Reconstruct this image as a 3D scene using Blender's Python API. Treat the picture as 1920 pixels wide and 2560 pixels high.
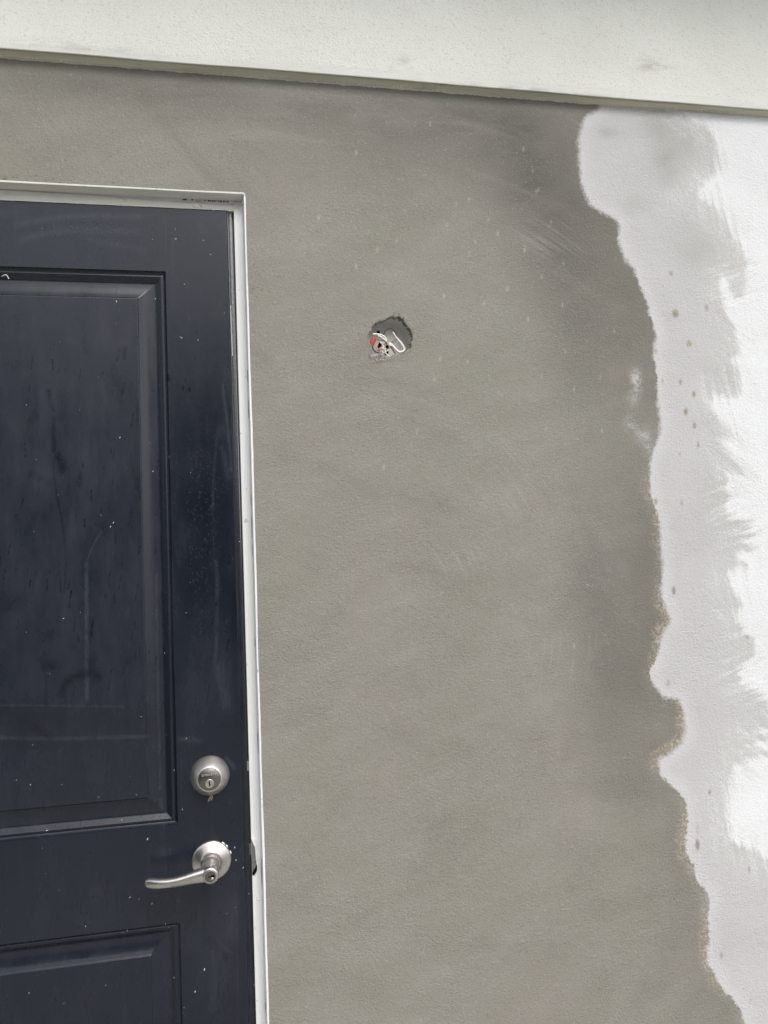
import bpy, bmesh, math, random
import numpy as np
from mathutils import Vector, Matrix
random.seed(7); rng = np.random.default_rng(11)
S = bpy.context.scene
for o in list(bpy.data.objects): bpy.data.objects.remove(o)
COL = S.collection

# ------------------------------------------------------------------ camera
cd = bpy.data.cameras.new('camera'); cam = bpy.data.objects.new('camera', cd); COL.objects.link(cam)
cd.sensor_fit = 'VERTICAL'; cd.sensor_height = 32.0; cd.lens = 24.01
cd.clip_start = .02; cd.clip_end = 500
Rv = Vector((.98179277, -.18614978, -.03783153)); Uv = Vector((.02667711, -.06206674, .99771542)); Fv = Vector((.18807259, .98055901, .05597074))
m = Matrix((( Rv.x, Uv.x, -Fv.x), (Rv.y, Uv.y, -Fv.y), (Rv.z, Uv.z, -Fv.z))).to_4x4()
m.translation = Vector((-.0088, -1.3479, 1.4116)); cam.matrix_world = m
S.camera = cam

# ------------------------------------------------------------------ sky, sun, exposure
w = bpy.data.worlds.new('World'); S.world = w; w.use_nodes = True
wn = w.node_tree.nodes; wl = w.node_tree.links; wn.clear()
SUN_EL, SUN_ROT = math.radians(48), math.radians(162)
sky = wn.new('ShaderNodeTexSky'); sky.sky_type = 'NISHITA'; sky.sun_disc = False
sky.sun_elevation = SUN_EL; sky.sun_rotation = SUN_ROT; sky.air_density = 1.0; sky.dust_density = 2.0; sky.ozone_density = 1.0
hs = wn.new('ShaderNodeHueSaturation'); hs.inputs['Saturation'].default_value = .30
bg = wn.new('ShaderNodeBackground'); bg.inputs['Strength'].default_value = .15
wo = wn.new('ShaderNodeOutputWorld')
wl.new(sky.outputs[0], hs.inputs['Color']); wl.new(hs.outputs[0], bg.inputs['Color']); wl.new(bg.outputs[0], wo.inputs['Surface'])
sd = bpy.data.lights.new('sun', 'SUN'); sun = bpy.data.objects.new('sun', sd); COL.objects.link(sun)
sd.energy = 1.1; sd.angle = math.radians(32); sd.color = (1, .96, .9)
sdir = Vector((math.sin(SUN_ROT) * math.cos(SUN_EL), math.cos(SUN_ROT) * math.cos(SUN_EL), math.sin(SUN_EL)))
sun.rotation_euler = sdir.to_track_quat('Z', 'Y').to_euler()
vs = S.view_settings; vs.view_transform = 'Standard'; vs.look = 'None'; vs.gamma = 1; vs.use_curve_mapping = False
vs.exposure = .64

# ------------------------------------------------------------------ helpers
def tag(o, label=None, cat=None, kind=None, group=None):
    if label: o['label'] = label
    if cat: o['category'] = cat
    if kind: o['kind'] = kind
    if group: o['group'] = group
    return o
def empty(name, loc, label=None, cat=None, group=None):
    o = bpy.data.objects.new(name, None); COL.objects.link(o); o.location = loc
    o.empty_display_size = .05
    return tag(o, label, cat, None, group)
def link(name, me, mat, parent=None, smooth=False):
    if mat:
        me.materials.clear(); me.materials.append(mat)
    if smooth is True: me.shade_smooth()
    o = bpy.data.objects.new(name, me); COL.objects.link(o)
    if parent:
        o.parent = parent
        o.matrix_parent_inverse = Matrix.Translation(-WLOC(parent))
    return o
def WLOC(o):
    v = Vector(o.location)
    while o.parent:
        v = v + o.matrix_parent_inverse.translation; o = o.parent; v = v + Vector(o.location)
    return v
def np_mesh(name, V, Q, attrs=None, smooth=True):
    me = bpy.data.meshes.new(name)
    V = np.asarray(V, np.float32); Q = np.asarray(Q, np.int32); n = Q.shape[1]
    me.vertices.add(len(V)); me.vertices.foreach_set('co', V.ravel())
    me.loops.add(Q.size); me.loops.foreach_set('vertex_index', Q.ravel())
    me.polygons.add(len(Q)); me.polygons.foreach_set('loop_start', np.arange(len(Q), dtype=np.int32) * n)
    me.update(calc_edges=True); me.validate()
    if smooth: me.shade_smooth()
    for k, a in (attrs or {}).items():
        me.attributes.new(k, 'FLOAT', 'POINT').data.foreach_set('value', np.asarray(a, np.float32))
    return me
class MB:
    def __init__(s): s.bm = bmesh.new()
    def box(s, x0, x1, y0, y1, z0, z1, bev=0, seg=2):
        r = bmesh.ops.create_cube(s.bm, size=1)
        for v in r['verts']: v.co = Vector(((x0+x1)/2 + v.co.x*(x1-x0), (y0+y1)/2 + v.co.y*(y1-y0), (z0+z1)/2 + v.co.z*(z1-z0)))
        if bev:
            es = list({e for v in r['verts'] for e in v.link_edges})
            bmesh.ops.bevel(s.bm, geom=es, offset=bev, segments=seg, profile=.5, affect='EDGES')
        return s
    def lathe(s, prof, c, n=64, axis='-y'):
        # prof: list of (radius, height) ; height runs out of the wall (-y)
        rings = []
        for r, h in prof:
            if r < 1e-6: rings.append([s.bm.verts.new((c[0], c[1]-h, c[2]))])
            else: rings.append([s.bm.verts.new((c[0]+r*math.cos(2*math.pi*k/n), c[1]-h, c[2]+r*math.sin(2*math.pi*k/n))) for k in range(n)])
        for a, b in zip(rings, rings[1:]):
            for k in range(n):
                k2 = (k+1) % n
                if len(a) == 1 and len(b) == 1: continue
                if len(a) == 1: s.bm.faces.new((a[0], b[k2], b[k]))
                elif len(b) == 1: s.bm.faces.new((a[k], a[k2], b[0]))
                else: s.bm.faces.new((a[k], a[k2], b[k2], b[k]))
        return s
    def tube(s, pts, rad, n=10, cap=True):
        pts = [Vector(p) for p in pts]
        # smooth by Catmull-Rom
        P = []
        if len(pts) > 2:
            ex = [pts[0]*2-pts[1]] + pts + [pts[-1]*2-pts[-2]]
            for i in range(1, len(ex)-2):
                for t in (0, .25, .5, .75):
                    a, b, c, d = ex[i-1], ex[i], ex[i+1], ex[i+2]
                    P.append(.5*((2*b)+(c-a)*t+(2*a-5*b+4*c-d)*t*t+(3*b-a-3*c+d)*t**3))
            P.append(pts[-1])
        else: P = pts
        rings = []; up = Vector((0, 1, 0))
        for i, p in enumerate(P):
            t = (P[min(i+1, len(P)-1)] - P[max(i-1, 0)]).normalized()
            a = up - t*up.dot(t)
            if a.length < 1e-4: a = Vector((1, 0, 0)) - t*t.x
            a.normalize(); b = t.cross(a)
            r = rad(i/(len(P)-1)) if callable(rad) else rad
            rings.append([s.bm.verts.new(p + a*r*math.cos(2*math.pi*k/n) + b*r*math.sin(2*math.pi*k/n)) for k in range(n)])
        for A, B in zip(rings, rings[1:]):
            for k in range(n): s.bm.faces.new((A[k], A[(k+1) % n], B[(k+1) % n], B[k]))
        if cap:
            s.bm.faces.new(rings[0][::-1]); s.bm.faces.new(rings[-1])
        return s
    def plate(s, xz, y0, y1):
        # closed outline extruded from y0 (front) to y1 (back)
        a = [s.bm.verts.new((x, y0, z)) for x, z in xz]; b = [s.bm.verts.new((x, y1, z)) for x, z in xz]
        s.bm.faces.new(a); s.bm.faces.new(b[::-1]); n = len(a)
        for k in range(n): s.bm.faces.new((a[k], b[k], b[(k+1) % n], a[(k+1) % n]))
        return s
    def build(s, name, mat, parent=None, smooth=True, ang=40):
        bmesh.ops.recalc_face_normals(s.bm, faces=s.bm.faces)
        me = bpy.data.meshes.new(name); s.bm.to_mesh(me); s.bm.free()
        o = link(name, me, mat, parent)
        if smooth:
            me.shade_smooth(); me.set_sharp_from_angle(angle=math.radians(ang))
        return o
def sdist(px, pz, poly):
    """unsigned distance from points to an open polyline"""
    P = np.array(poly); d = np.full(px.shape, 1e9)
    for (ax, az), (bx, bz) in zip(P, P[1:]):
        ux, uz = bx-ax, bz-az; L = ux*ux+uz*uz + 1e-12
        t = np.clip(((px-ax)*ux+(pz-az)*uz)/L, 0, 1)
        d = np.minimum(d, (px-ax-t*ux)**2 + (pz-az-t*uz)**2)
    return np.sqrt(d)
def inside(px, pz, poly):
    P = np.array(poly); c = np.zeros(px.shape, bool)
    for (ax, az), (bx, bz) in zip(P, np.roll(P, -1, 0)):
        if az == bz: continue
        c ^= ((az > pz) != (bz > pz)) & (px < (bx-ax)*(pz-az)/(bz-az)+ax)
    return c
def smooth_poly(pts, k=3):
    out = []
    ex = [pts[0]] + list(pts) + [pts[-1]]
    for i in range(1, len(ex)-2):
        a, b, c, d = [np.array(q) for q in ex[i-1:i+3]]
        for t in np.arange(k)/k: out.append(tuple(.5*((2*b)+(c-a)*t+(2*a-5*b+4*c-d)*t*t+(3*b-a-3*c+d)*t**3)))
    out.append(tuple(pts[-1])); return out

# ------------------------------------------------------------------ node helpers
class NT:
    def __init__(s, name):
        s.m = bpy.data.materials.new(name); s.m.use_nodes = True
        s.t = s.m.node_tree; s.n = s.t.nodes; s.l = s.t.links
        s.p = s.n['Principled BSDF']; s.co = s.n.new('ShaderNodeTexCoord').outputs['Object']
    def set(s, sock, v):
        if isinstance(v, bpy.types.NodeSocket): s.l.new(v, sock)
        elif isinstance(v, tuple) and len(v) == 3 and sock.type == 'RGBA': sock.default_value = (*v, 1)
        else: sock.default_value = v
    def math(s, op, a, b=0.0, c=0.0, clamp=False):
        n = s.n.new('ShaderNodeMath'); n.operation = op; n.use_clamp = clamp
        s.set(n.inputs[0], a); s.set(n.inputs[1], b); s.set(n.inputs[2], c); return n.outputs[0]
    def ramp(s, v, a, b, lo=0.0, hi=1.0):
        n = s.n.new('ShaderNodeMapRange'); n.interpolation_type = 'SMOOTHSTEP'
        s.set(n.inputs[0], v); s.set(n.inputs[1], a); s.set(n.inputs[2], b); s.set(n.inputs[3], lo); s.set(n.inputs[4], hi); return n.outputs[0]
    def lin(s, v, a, b, lo=0.0, hi=1.0):
        n = s.n.new('ShaderNodeMapRange'); s.set(n.inputs[0], v); s.set(n.inputs[1], a); s.set(n.inputs[2], b); s.set(n.inputs[3], lo); s.set(n.inputs[4], hi); return n.outputs[0]
    def attr(s, k):
        n = s.n.new('ShaderNodeAttribute'); n.attribute_name = k; return n.outputs['Fac']
    def vec(s, sc=(1, 1, 1), rot=(0, 0, 0), src=None):
        src = src or s.co
        if any(rot):                                      # turn first, then stretch, so the stretch runs along the turned axis
            r = s.n.new('ShaderNodeMapping'); r.inputs['Rotation'].default_value = rot; s.l.new(src, r.inputs[0]); src = r.outputs[0]
        n = s.n.new('ShaderNodeMapping'); n.inputs['Scale'].default_value = sc; s.l.new(src, n.inputs[0]); return n.outputs[0]
    def arcs(s, cx, cz, kr, ka):
        """coordinates that run round a centre: streaks of an arm swinging a trowel"""
        x = s.n.new('ShaderNodeSeparateXYZ'); s.l.new(s.co, x.inputs[0])
        dx = s.math('SUBTRACT', x.outputs[0], cx); dz = s.math('SUBTRACT', x.outputs[2], cz)
        r = s.math('SQRT', s.math('ADD', s.math('MULTIPLY', dx, dx), s.math('MULTIPLY', dz, dz))); a = s.math('ARCTAN2', dz, dx)
        c = s.n.new('ShaderNodeCombineXYZ'); s.l.new(s.math('MULTIPLY', r, kr), c.inputs[0]); s.l.new(s.math('MULTIPLY', a, ka), c.inputs[1]); return c.outputs[0]
    def noise(s, scale, detail=3, rough=.5, v=None, dist=0.0):
        n = s.n.new('ShaderNodeTexNoise'); n.inputs['Scale'].default_value = scale; n.inputs['Detail'].default_value = detail
        n.inputs['Roughness'].default_value = rough; n.inputs['Distortion'].default_value = dist
        s.l.new(v or s.co, n.inputs['Vector']); return n.outputs['Fac']
    def voro(s, scale, v=None, feat='F1', rnd=1.0):
        n = s.n.new('ShaderNodeTexVoronoi'); n.feature = feat; n.inputs['Scale'].default_value = scale; n.inputs['Randomness'].default_value = rnd
        s.l.new(v or s.co, n.inputs['Vector']); return n.outputs['Distance']
    def mix(s, f, a, b, mode='MIX'):
        n = s.n.new('ShaderNodeMix'); n.data_type = 'RGBA'; n.blend_type = mode; n.clamp_factor = True
        s.set(n.inputs[0], f); s.set(n.inputs[6], a); s.set(n.inputs[7], b); return n.outputs[2]
    def bump(s, h, dist, strength=1.0, nrm=None):
        n = s.n.new('ShaderNodeBump'); n.inputs['Strength'].default_value = strength; n.inputs['Distance'].default_value = dist
        s.l.new(h, n.inputs['Height'])
        if nrm: s.l.new(nrm, n.inputs['Normal'])
        return n.outputs[0]
    def out(s, col=None, rough=None, nrm=None, **kw):
        if col is not None: s.set(s.p.inputs['Base Color'], col)
        if rough is not None: s.set(s.p.inputs['Roughness'], rough)
        if nrm is not None: s.l.new(nrm, s.p.inputs['Normal'])
        for k, v in kw.items(): s.set(s.p.inputs[k.replace('_', ' ')], v)
        return s.m

# ------------------------------------------------------------------ materials
def stucco_grain(t, amp=1.0):
    """fine sand-float relief, a little dragged sideways"""
    g1 = t.noise(330, 3, .68, t.vec((.85, 1, 1.1)))
    g2 = t.noise(110, 3, .6, t.vec((.8, 1, 1.15), (0, .5, 0)), .4)
    g3 = t.noise(14, 3, .5)
    pits = t.ramp(t.voro(170, t.vec((.9, 1, 1.1))), .0, .42)
    rough = t.ramp(t.noise(7, 3, .6), .3, .7, .55, 1.15)          # trowelled patches are smoother than others
    h = t.math('ADD', t.math('MULTIPLY', g1, 1.0), t.math('MULTIPLY', g2, .50))
    h = t.math('ADD', h, t.math('MULTIPLY', pits, -.30)); h = t.math('ADD', t.math('MULTIPLY', h, rough), t.math('MULTIPLY', g3, .8))
    return h, g1, g2, g3
def make_wall_mat():
    t = NT('render_coats')
    h, g1, g2, g3 = stucco_grain(t)
    n1 = t.noise(45, 3, .6); n2 = t.noise(3.2, 3, .55); n3 = t.noise(9, 4, .6, t.vec((.55, 1, 1.6), (0, .4, 0))); fine = t.noise(330, 2, .6)
    grain = t.math('SUBTRACT', g1, .5)
    # --- fresh dark coat
    dark = t.mix(t.ramp(n2, .36, .64), (.261, .2415, .2115), (.252, .2405, .2065))
    dark = t.mix(t.ramp(n3, .35, .75, 0, .35), dark, (.330, .318, .288))
    dark = t.mix(t.ramp(t.noise(5, 4, .65, t.vec((.7, 1, 1), (0, .6, 0))), .56, .76, 0, .38), dark, (.190, .182, .160))
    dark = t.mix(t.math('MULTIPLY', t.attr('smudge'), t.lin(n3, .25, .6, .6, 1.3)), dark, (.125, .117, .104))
    strk = t.noise(1, 4, .65, t.arcs(.16, 1.30, 170, 3.2), .4)
    swp = t.noise(1, 4, .6, t.arcs(.12, 1.05, 13, 2.6), .5); swp2 = t.noise(1, 4, .6, t.arcs(.75, 2.75, 11, 3.0), .5)
    dark = t.mix(t.ramp(swp, .50, .74, 0, .40), dark, (.312, .287, .260)); dark = t.mix(t.ramp(swp2, .52, .76, 0, .40), dark, (.185, .172, .146))
    dark = t.mix(t.math('MULTIPLY', t.ramp(strk, .50, .74), t.attr('trowel')), dark, (.36, .34, .31))
    dark = t.mix(t.ramp(fine, .60, .78, 0, .45), dark, (.48, .46, .42))
    dark = t.mix(t.ramp(fine, .40, .22, 0, .45), dark, (.10, .095, .085))
    dark = t.mix(t.math('MULTIPLY', t.attr('drip'), .8), dark, (.52, .52, .50))
    # damp edge darkening and tan fringe
    s1 = t.attr('damp')
    e = t.math('ADD', s1, t.math('MULTIPLY', t.math('SUBTRACT', n1, .5), .010))
    e = t.math('ADD', e, t.math('MULTIPLY', t.math('SUBTRACT', fine, .5), .010))
    e = t.math('ADD', e, t.math('MULTIPLY', t.math('SUBTRACT', t.noise(120, 3, .65), .5), .012))
    soft = t.ramp(t.noise(8, 2, .5), .35, .65, .0022, .0075)
    near = t.math('MULTIPLY', t.ramp(e, -.16, -.012), t.attr('wetedge'))
    dark = t.mix(t.math('MULTIPLY', near, .60), dark, (.130, .120, .102))
    fr = t.math('MULTIPLY', t.math('MULTIPLY', t.ramp(e, t.lin(n3, .3, .7, -.036, -.014), -.002), t.attr('fringe')), t.ramp(t.noise(17, 3, .6), .34, .58, .2, 1.0))
    frs = t.math('MULTIPLY', fr, t.ramp(t.noise(210, 2, .6), .40, .66))
    dark = t.mix(frs, dark, (.54, .47, .35))
    dark = t.mix(t.math('MULTIPLY', fr, .40), dark, (.30, .27, .22))
    # --- pale dried coat
    pale = t.mix(t.ramp(n2, .3, .7), (.500, .490, .490), (.545, .537, .540))
    cl = t.math('MULTIPLY', t.attr('cloud'), t.lin(n3, .25, .7, .35, 1.25))
    pale = t.mix(cl, pale, (.400, .400, .378))
    pale = t.mix(t.ramp(fine, .60, .8, 0, .35), pale, (.72, .71, .69))
    pale = t.mix(t.ramp(fine, .40, .22, 0, .35), pale, (.36, .35, .335))
    pale = t.mix(t.ramp(e, .035, .0, 0, .55), pale, (.635, .62, .635))
    pm = t.math('MAXIMUM', t.ramp(e, t.math('MULTIPLY', soft, -1.0), soft), t.math('MULTIPLY', t.attr('pale'), t.math('MULTIPLY', t.ramp(t.math('ADD', t.math('MULTIPLY', g1, .5), t.math('MULTIPLY', g2, .5)), .40, .56, .12, 1.15), t.ramp(n1, .3, .7, .6, 1.1))), clamp=True)
    c = t.mix(pm, dark, pale)
    # --- old white paint, the pale coat dragged over it with a brush
    br_h = t.noise(11, 4, .7, t.vec((1.1, 1, 9), (0, .30, 0)), .25)
    br_v = t.noise(11, 4, .7, t.vec((8, 1, 1.0), (0, .16, 0)), .25)
    br_d = t.noise(12, 4, .7, t.vec((1.2, 1, 8), (0, -.70, 0)), .25)
    hv = t.ramp(t.math('ADD', t.attr('brush'), t.math('MULTIPLY', t.math('SUBTRACT', n3, .5), .9)), .30, .70)
    dv = t.ramp(t.noise(5.5, 2, .5), .45, .60)
    br = t.math('ADD', t.math('MULTIPLY', br_d, dv), t.math('MULTIPLY', br_v, t.math('SUBTRACT', 1.0, dv)))
    br = t.math('ADD', t.math('MULTIPLY', br_h, hv), t.math('MULTIPLY', br, t.math('SUBTRACT', 1.0, hv)))
    wid = t.attr('coat')
    body = t.math('ADD', wid, t.math('MULTIPLY', t.math('SUBTRACT', br, .5), .034))
    body = t.math('ADD', body, t.math('MULTIPLY', t.math('SUBTRACT', n1, .5), .010))
    wm = t.ramp(body, t.lin(n3, .3, .7, -.016, -.004), t.lin(n3, .3, .7, .018, .006))
    c = t.mix(t.math('MULTIPLY', t.ramp(body, -.075, -.005), t.lin(n3, .3, .7, .1, .6)), c, (.560, .560, .540))
    # dry-brush: the grain crests take the pale coat, the pits stay white
    dry = t.math('MULTIPLY', t.ramp(body, -.060, -.002), t.ramp(t.math('ADD', t.math('MULTIPLY', g1, .65), t.math('MULTIPLY', br, .6)), .60, .74))
    wm = t.math('MAXIMUM', wm, t.math('MULTIPLY', dry, .5))
    over = t.math('MULTIPLY', t.ramp(body, .055, .004), t.ramp(t.math('ADD', t.math('MULTIPLY', g1, .6), t.math('MULTIPLY', br, .7)), .66, .54))
    wm = t.math('SUBTRACT', wm, t.math('MULTIPLY', over, .42), clamp=True)
    wm = t.math('MAXIMUM', wm, t.math('MULTIPLY', t.attr('bright'), t.ramp(g1, .40, .60)), clamp=True)
    white = t.mix(t.ramp(fine, .38, .2, 0, .35), (.765, .775, .785), (.58, .585, .58))
    white = t.mix(t.ramp(n3, .5, .8, 0, .25), white, (.72, .73, .71))
    c = t.mix(wm, c, white)
    c = t.mix(t.math('MULTIPLY', t.attr('spot'), t.ramp(n1, .2, .6, .5, 1)), c, (.30, .26, .20))
    # crumbs of white caulk along the top joint
    sx = t.n.new('ShaderNodeSeparateXYZ'); t.l.new(t.co, sx.inputs[0])
    tp = t.math('ADD', sx.outputs[2], t.math('MULTIPLY', t.noise(28, 3, .7, t.vec((1, 0, 0))), .008))
    c = t.mix(t.math('MULTIPLY', t.ramp(tp, 2.2655, 2.2668), 1.0), c, (.78, .77, .72))
    dampg = t.math('MULTIPLY', t.math('SUBTRACT', 1.0, pm), 1.0)
    return t.out(c, t.lin(dampg, 0, 1, .9, .72), t.bump(h, .0030, .56), Specular_IOR_Level=.3)
def make_band_mat():
    t = NT('white_stucco')
    h, g1, g2, g3 = stucco_grain(t)
    fine = t.noise(300, 2, .6, t.vec((.7, 1, 1))); n2 = t.noise(2.2, 3, .5); n3 = t.noise(7, 4, .6, t.vec((.5, 1, 1.5)))
    sm = t.math('SUBTRACT', 1.0, t.attr('edge'), clamp=True)
    h = t.math('MULTIPLY', h, sm)
    c = t.mix(t.ramp(n2, .35, .7), (.79, .79, .755), (.73, .735, .69))
    c = t.mix(t.ramp(n3, .52, .8, 0, .5), c, (.68, .68, .61))
    c = t.mix(t.math('MULTIPLY', sm, t.ramp(fine, .44, .26, 0, .55)), c, (.52, .50, .44))
    c = t.mix(t.math('MULTIPLY', t.ramp(t.noise(150, 2, .5, t.vec((.4, 1, 1))),   .66, .78, 0, .30), t.ramp(t.noise(3, 2, .5), .4, .65)), c, (.36, .34, .27))
    c = t.mix(t.math('MULTIPLY', t.attr('stain'), t.ramp(t.noise(50, 3, .7, t.vec((.4, 1, 1.4))), .35, .65)), c, (.26, .23, .18))
    return t.out(c, .88, t.bump(h, .0026, .6), Specular_IOR_Level=.25)
def make_reveal_mat():
    t = NT('band_reveal_paint')
    n = t.noise(9, 4, .65, t.vec((.4, 6, 1))); n2 = t.noise(60, 3, .6, t.vec((.2, 1, 1)))
    c = t.mix(t.ramp(n, .35, .7), (.66, .62, .52), (.50, .465, .375))
    c = t.mix(t.ramp(n2, .62, .75, 0, .5), c, (.22, .20, .16))
    return t.out(c, .6, t.bump(t.noise(140, 3), .0008, .5))
def make_white_trim(name='white_trim_paint', warm=0):
    t = NT(name)
    n = t.noise(30, 4, .6, t.vec((1, 1, .06))); n2 = t.noise(420, 2, .6, t.vec((1, 1, .15))); n3 = t.noise(16, 3, .6)
    c = t.mix(t.ramp(n, .35, .75), (.88, .88, .87), (.82, .82, .81))
    c = t.mix(t.ramp(n3, .66, .8, 0, .35), c, (.55, .54, .5))
    c = t.mix(t.ramp(t.noise(75, 2), .70, .76, 0, .6), c, (.45, .42, .38))
    if warm: c = t.mix(.5, c, (.72, .69, .60))
    return t.out(c, .42, t.bump(t.math('ADD', n2, t.math('MULTIPLY', n3, 1.5)), .0007, .6), Specular_IOR_Level=.4)
def make_door_mat():
    t = NT('navy_door_paint')
    n1 = t.noise(4.5, 4, .6); n2 = t.noise(26, 4, .65, t.vec((1, 1, .35))); fine = t.noise(520, 2, .6); wv = t.noise(60, 3, .6, t.vec((1, 1, .05)))
    c = t.mix(t.ramp(n1, .3, .7), (.0060, .0095, .0175), (.0090, .0125, .0210))
    c = t.mix(t.ramp(n2, .45, .8, 0, .35), c, (.018, .023, .034))
    c = t.mix(t.math('MULTIPLY', t.ramp(wv, .5, .8), .25), c, (.022, .027, .038))
    c = t.mix(t.ramp(fine, .64, .8, 0, .3), c, (.050, .055, .065))
    c = t.mix(t.math('MULTIPLY', t.attr('chalk'), t.lin(n2, .2, .7, .3, 1.2)), c, (.034, .037, .050))
    ls = t.math('MULTIPLY', t.attr('scuff'), t.lin(t.noise(180, 2, .7, t.vec((1, 1, .3))), .3, .65, .3, 1.2), clamp=True)
    c = t.mix(ls, c, (.11, .125, .15))
    ds = t.math('MULTIPLY', t.attr('wet'), t.math('MULTIPLY', t.lin(t.noise(150, 3, .7), .25, .6, .5, 1.1), t.lin(t.noise(38, 3, .7, t.vec((1, 1, .5))), .3, .6, .35, 1.15)), clamp=True)
    c = t.mix(ds, c, (.0075, .0085, .012))
    dw = t.math('MULTIPLY', t.attr('dew'), t.ramp(t.voro(230, t.vec((1, 1, .6))), .34, .12), clamp=True)
    c = t.mix(t.math('MULTIPLY', dw, .10), c, (.06, .07, .09))
    r = t.math('ADD', t.lin(n2, .3, .7, .19, .30), t.math('MULTIPLY', t.attr('chalk'), .12))
    r = t.math('SUBTRACT', r, t.math('MULTIPLY', ds, .2))
    hh = t.math('ADD', t.math('MULTIPLY', fine, .25), t.math('ADD', t.math('MULTIPLY', wv, .3), t.math('MULTIPLY', dw, .7)))
    hh = t.math('ADD', hh, t.math('MULTIPLY', t.noise(90, 3, .6), .35))
    return t.out(c, r, t.bump(hh, .0006, .5), Specular_IOR_Level=.45)
def simple(name, col, rough=.5, metal=0.0, bump=0.0, bscale=200, var=.15, vscale=25, spec=.5):
    t = NT(name)
    c = t.mix(t.ramp(t.noise(vscale, 4, .6), .3, .7), tuple(x*(1-var) for x in col), tuple(min(1, x*(1+var)) for x in col))
    return t.out(c, rough, t.bump(t.noise(bscale, 3), .001, bump) if bump else None, Metallic=metal, Specular_IOR_Level=spec)
def make_nickel(name='satin_nickel', col=(.67, .63, .59), rough=.32):
    t = NT(name)
    n = t.noise(80, 4, .6); sm = t.noise(22, 4, .65); br = t.noise(700, 2, .5, t.vec((1, 1, .1)))
    c = t.mix(t.ramp(sm, .4, .75), col, tuple(x*.72 for x in col))
    c = t.mix(t.ramp(n, .62, .8, 0, .5), c, (.70, .69, .67))
    return t.out(c, t.lin(sm, .3, .75, rough-.06, rough+.12), t.bump(br, .0002, .35), Metallic=1.0)
M = {}
M['wall'] = make_wall_mat(); M['band'] = make_band_mat(); M['reveal'] = make_reveal_mat(); M['trim'] = make_white_trim(); M['trim_warm'] = make_white_trim('head_trim_paint', 1)
M['door'] = make_door_mat(); M['nickel'] = make_nickel(); M['nickel_rose'] = make_nickel('rose_nickel', (.70, .665, .63), .42); M['nickel_dark'] = make_nickel('cylinder_face_nickel', (.25, .23, .205), .34); M['steel'] = make_nickel('bolt_steel', (.62, .54, .47), .3)
M['black'] = simple('dark_gap', (.006, .006, .007), .9, spec=.1); M['rubber'] = simple('brown_weatherstrip', (.022, .019, .018), .7)
M['edge'] = simple('navy_edge_paint', (.012, .014, .021), .30, bump=.4, vscale=60, var=.3)
M['plate'] = make_nickel('dull_strike_metal', (.34, .34, .345), .5)
M['wood'] = simple('splintered_wood', (.10, .09, .08), .9, bump=.8, bscale=300, var=.5)
M['flake'] = simple('loose_white_paint', (.80, .80, .79), .5, bump=.5)
M['wrap'] = simple('house_wrap', (.74, .74, .79), .5, bump=.4, bscale=80, var=.05); M['ink'] = simple('black_ink', (.012, .012, .014), .6)
M['pvc'] = simple('pale_box_plastic', (.66, .645, .61), .5, bump=.5, bscale=150, var=.08, vscale=60)
M['whitewire'] = simple('white_wire_jacket', (.78, .76, .71), .4, bump=.3, var=.1, vscale=150); M['redwire'] = simple('red_wire_jacket', (.58, .095, .07), .4, var=.25, vscale=300)
M['darkred'] = simple('dark_red_wire', (.16, .04, .035), .5); M['teal'] = simple('teal_wire', (.05, .11, .11), .5); M['foil'] = simple('crumpled_paper', (.45, .39, .36), .7, bump=.8, bscale=400, var=.35, vscale=300)
M['greywire'] = simple('grey_wire', (.34, .32, .29), .5)
M['mortar'] = simple('broken_mortar', (.26, .245, .215), .95, bump=1.0, bscale=260, var=.4, vscale=180, spec=.2); M['mortar_dark'] = simple('damp_broken_mortar', (.21, .195, .165), .95, bump=1.0, bscale=260, var=.5, vscale=180, spec=.2)
M['rubble'] = simple('pale_rubble', (.36, .345, .33), .9, bump=.8, bscale=400, var=.3, vscale=200)
M['twig'] = simple('dry_tan_leaf', (.42, .33, .23), .7, var=.35, vscale=400); M['speck'] = simple('white_speck', (.82, .82, .80), .5, var=.05)
M['etched'] = simple('etched_letters', (.78, .76, .72), .5, 1.0)
M['soffit'] = simple('soffit_board_paint', (.62, .61, .56), .7, bump=.3, var=.06, vscale=3); M['shingle'] = simple('grey_shingle', (.12, .115, .11), .9, bump=.8, var=.3, vscale=40)
M['slab'] = simple('poured_concrete', (.40, .39, .365), .9, bump=.6, var=.12, vscale=6); M['grass'] = simple('lawn_soil', (.06, .085, .035), .95, bump=.8, var=.4, vscale=18)

# ------------------------------------------------------------------ levels (metres): door face is y=0, wall face y=-0.02
YW = -.02; OPX0, OPX1, OPZ = -.934, .0205, 2.0520

def crumb(bm, c, r, fl=.6):
    res = bmesh.ops.create_icosphere(bm, subdivisions=1, radius=r)
    sx, sy, sz = .7+.6*random.random(), fl*(.6+.6*random.random()), .6+.6*random.random()
    for v in res['verts']:
        kk = .75+.5*random.random(); v.co = Vector((c[0]+v.co.x*sx*kk, c[1]+v.co.y*sy*kk, c[2]+v.co.z*sz*kk))
M['leaf'] = simple('added_hedge_leaf', (.045, .065, .03), .7, bump=1, var=.4, vscale=6, bscale=12)
# ------------------------------------------------------------------ ground
def sheet(name, x0, x1, y0, y1, z, mat):
    bm = bmesh.new(); vv = [bm.verts.new(p) for p in ((x0, y0, z), (x1, y0, z), (x1, y1, z), (x0, y1, z))]; bm.faces.new(vv)
    me = bpy.data.meshes.new(name); bm.to_mesh(me); bm.free(); return tag(link(name, me, mat), kind='structure')
sheet('ground', -150, 150, -150, 150, -.06, M['grass'])
g = MB().box(-2.2, 3.4, -7.5, 0.02, -.054, 0, .006); pv = g.build('path', M['slab']); tag(pv, kind='structure')

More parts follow.
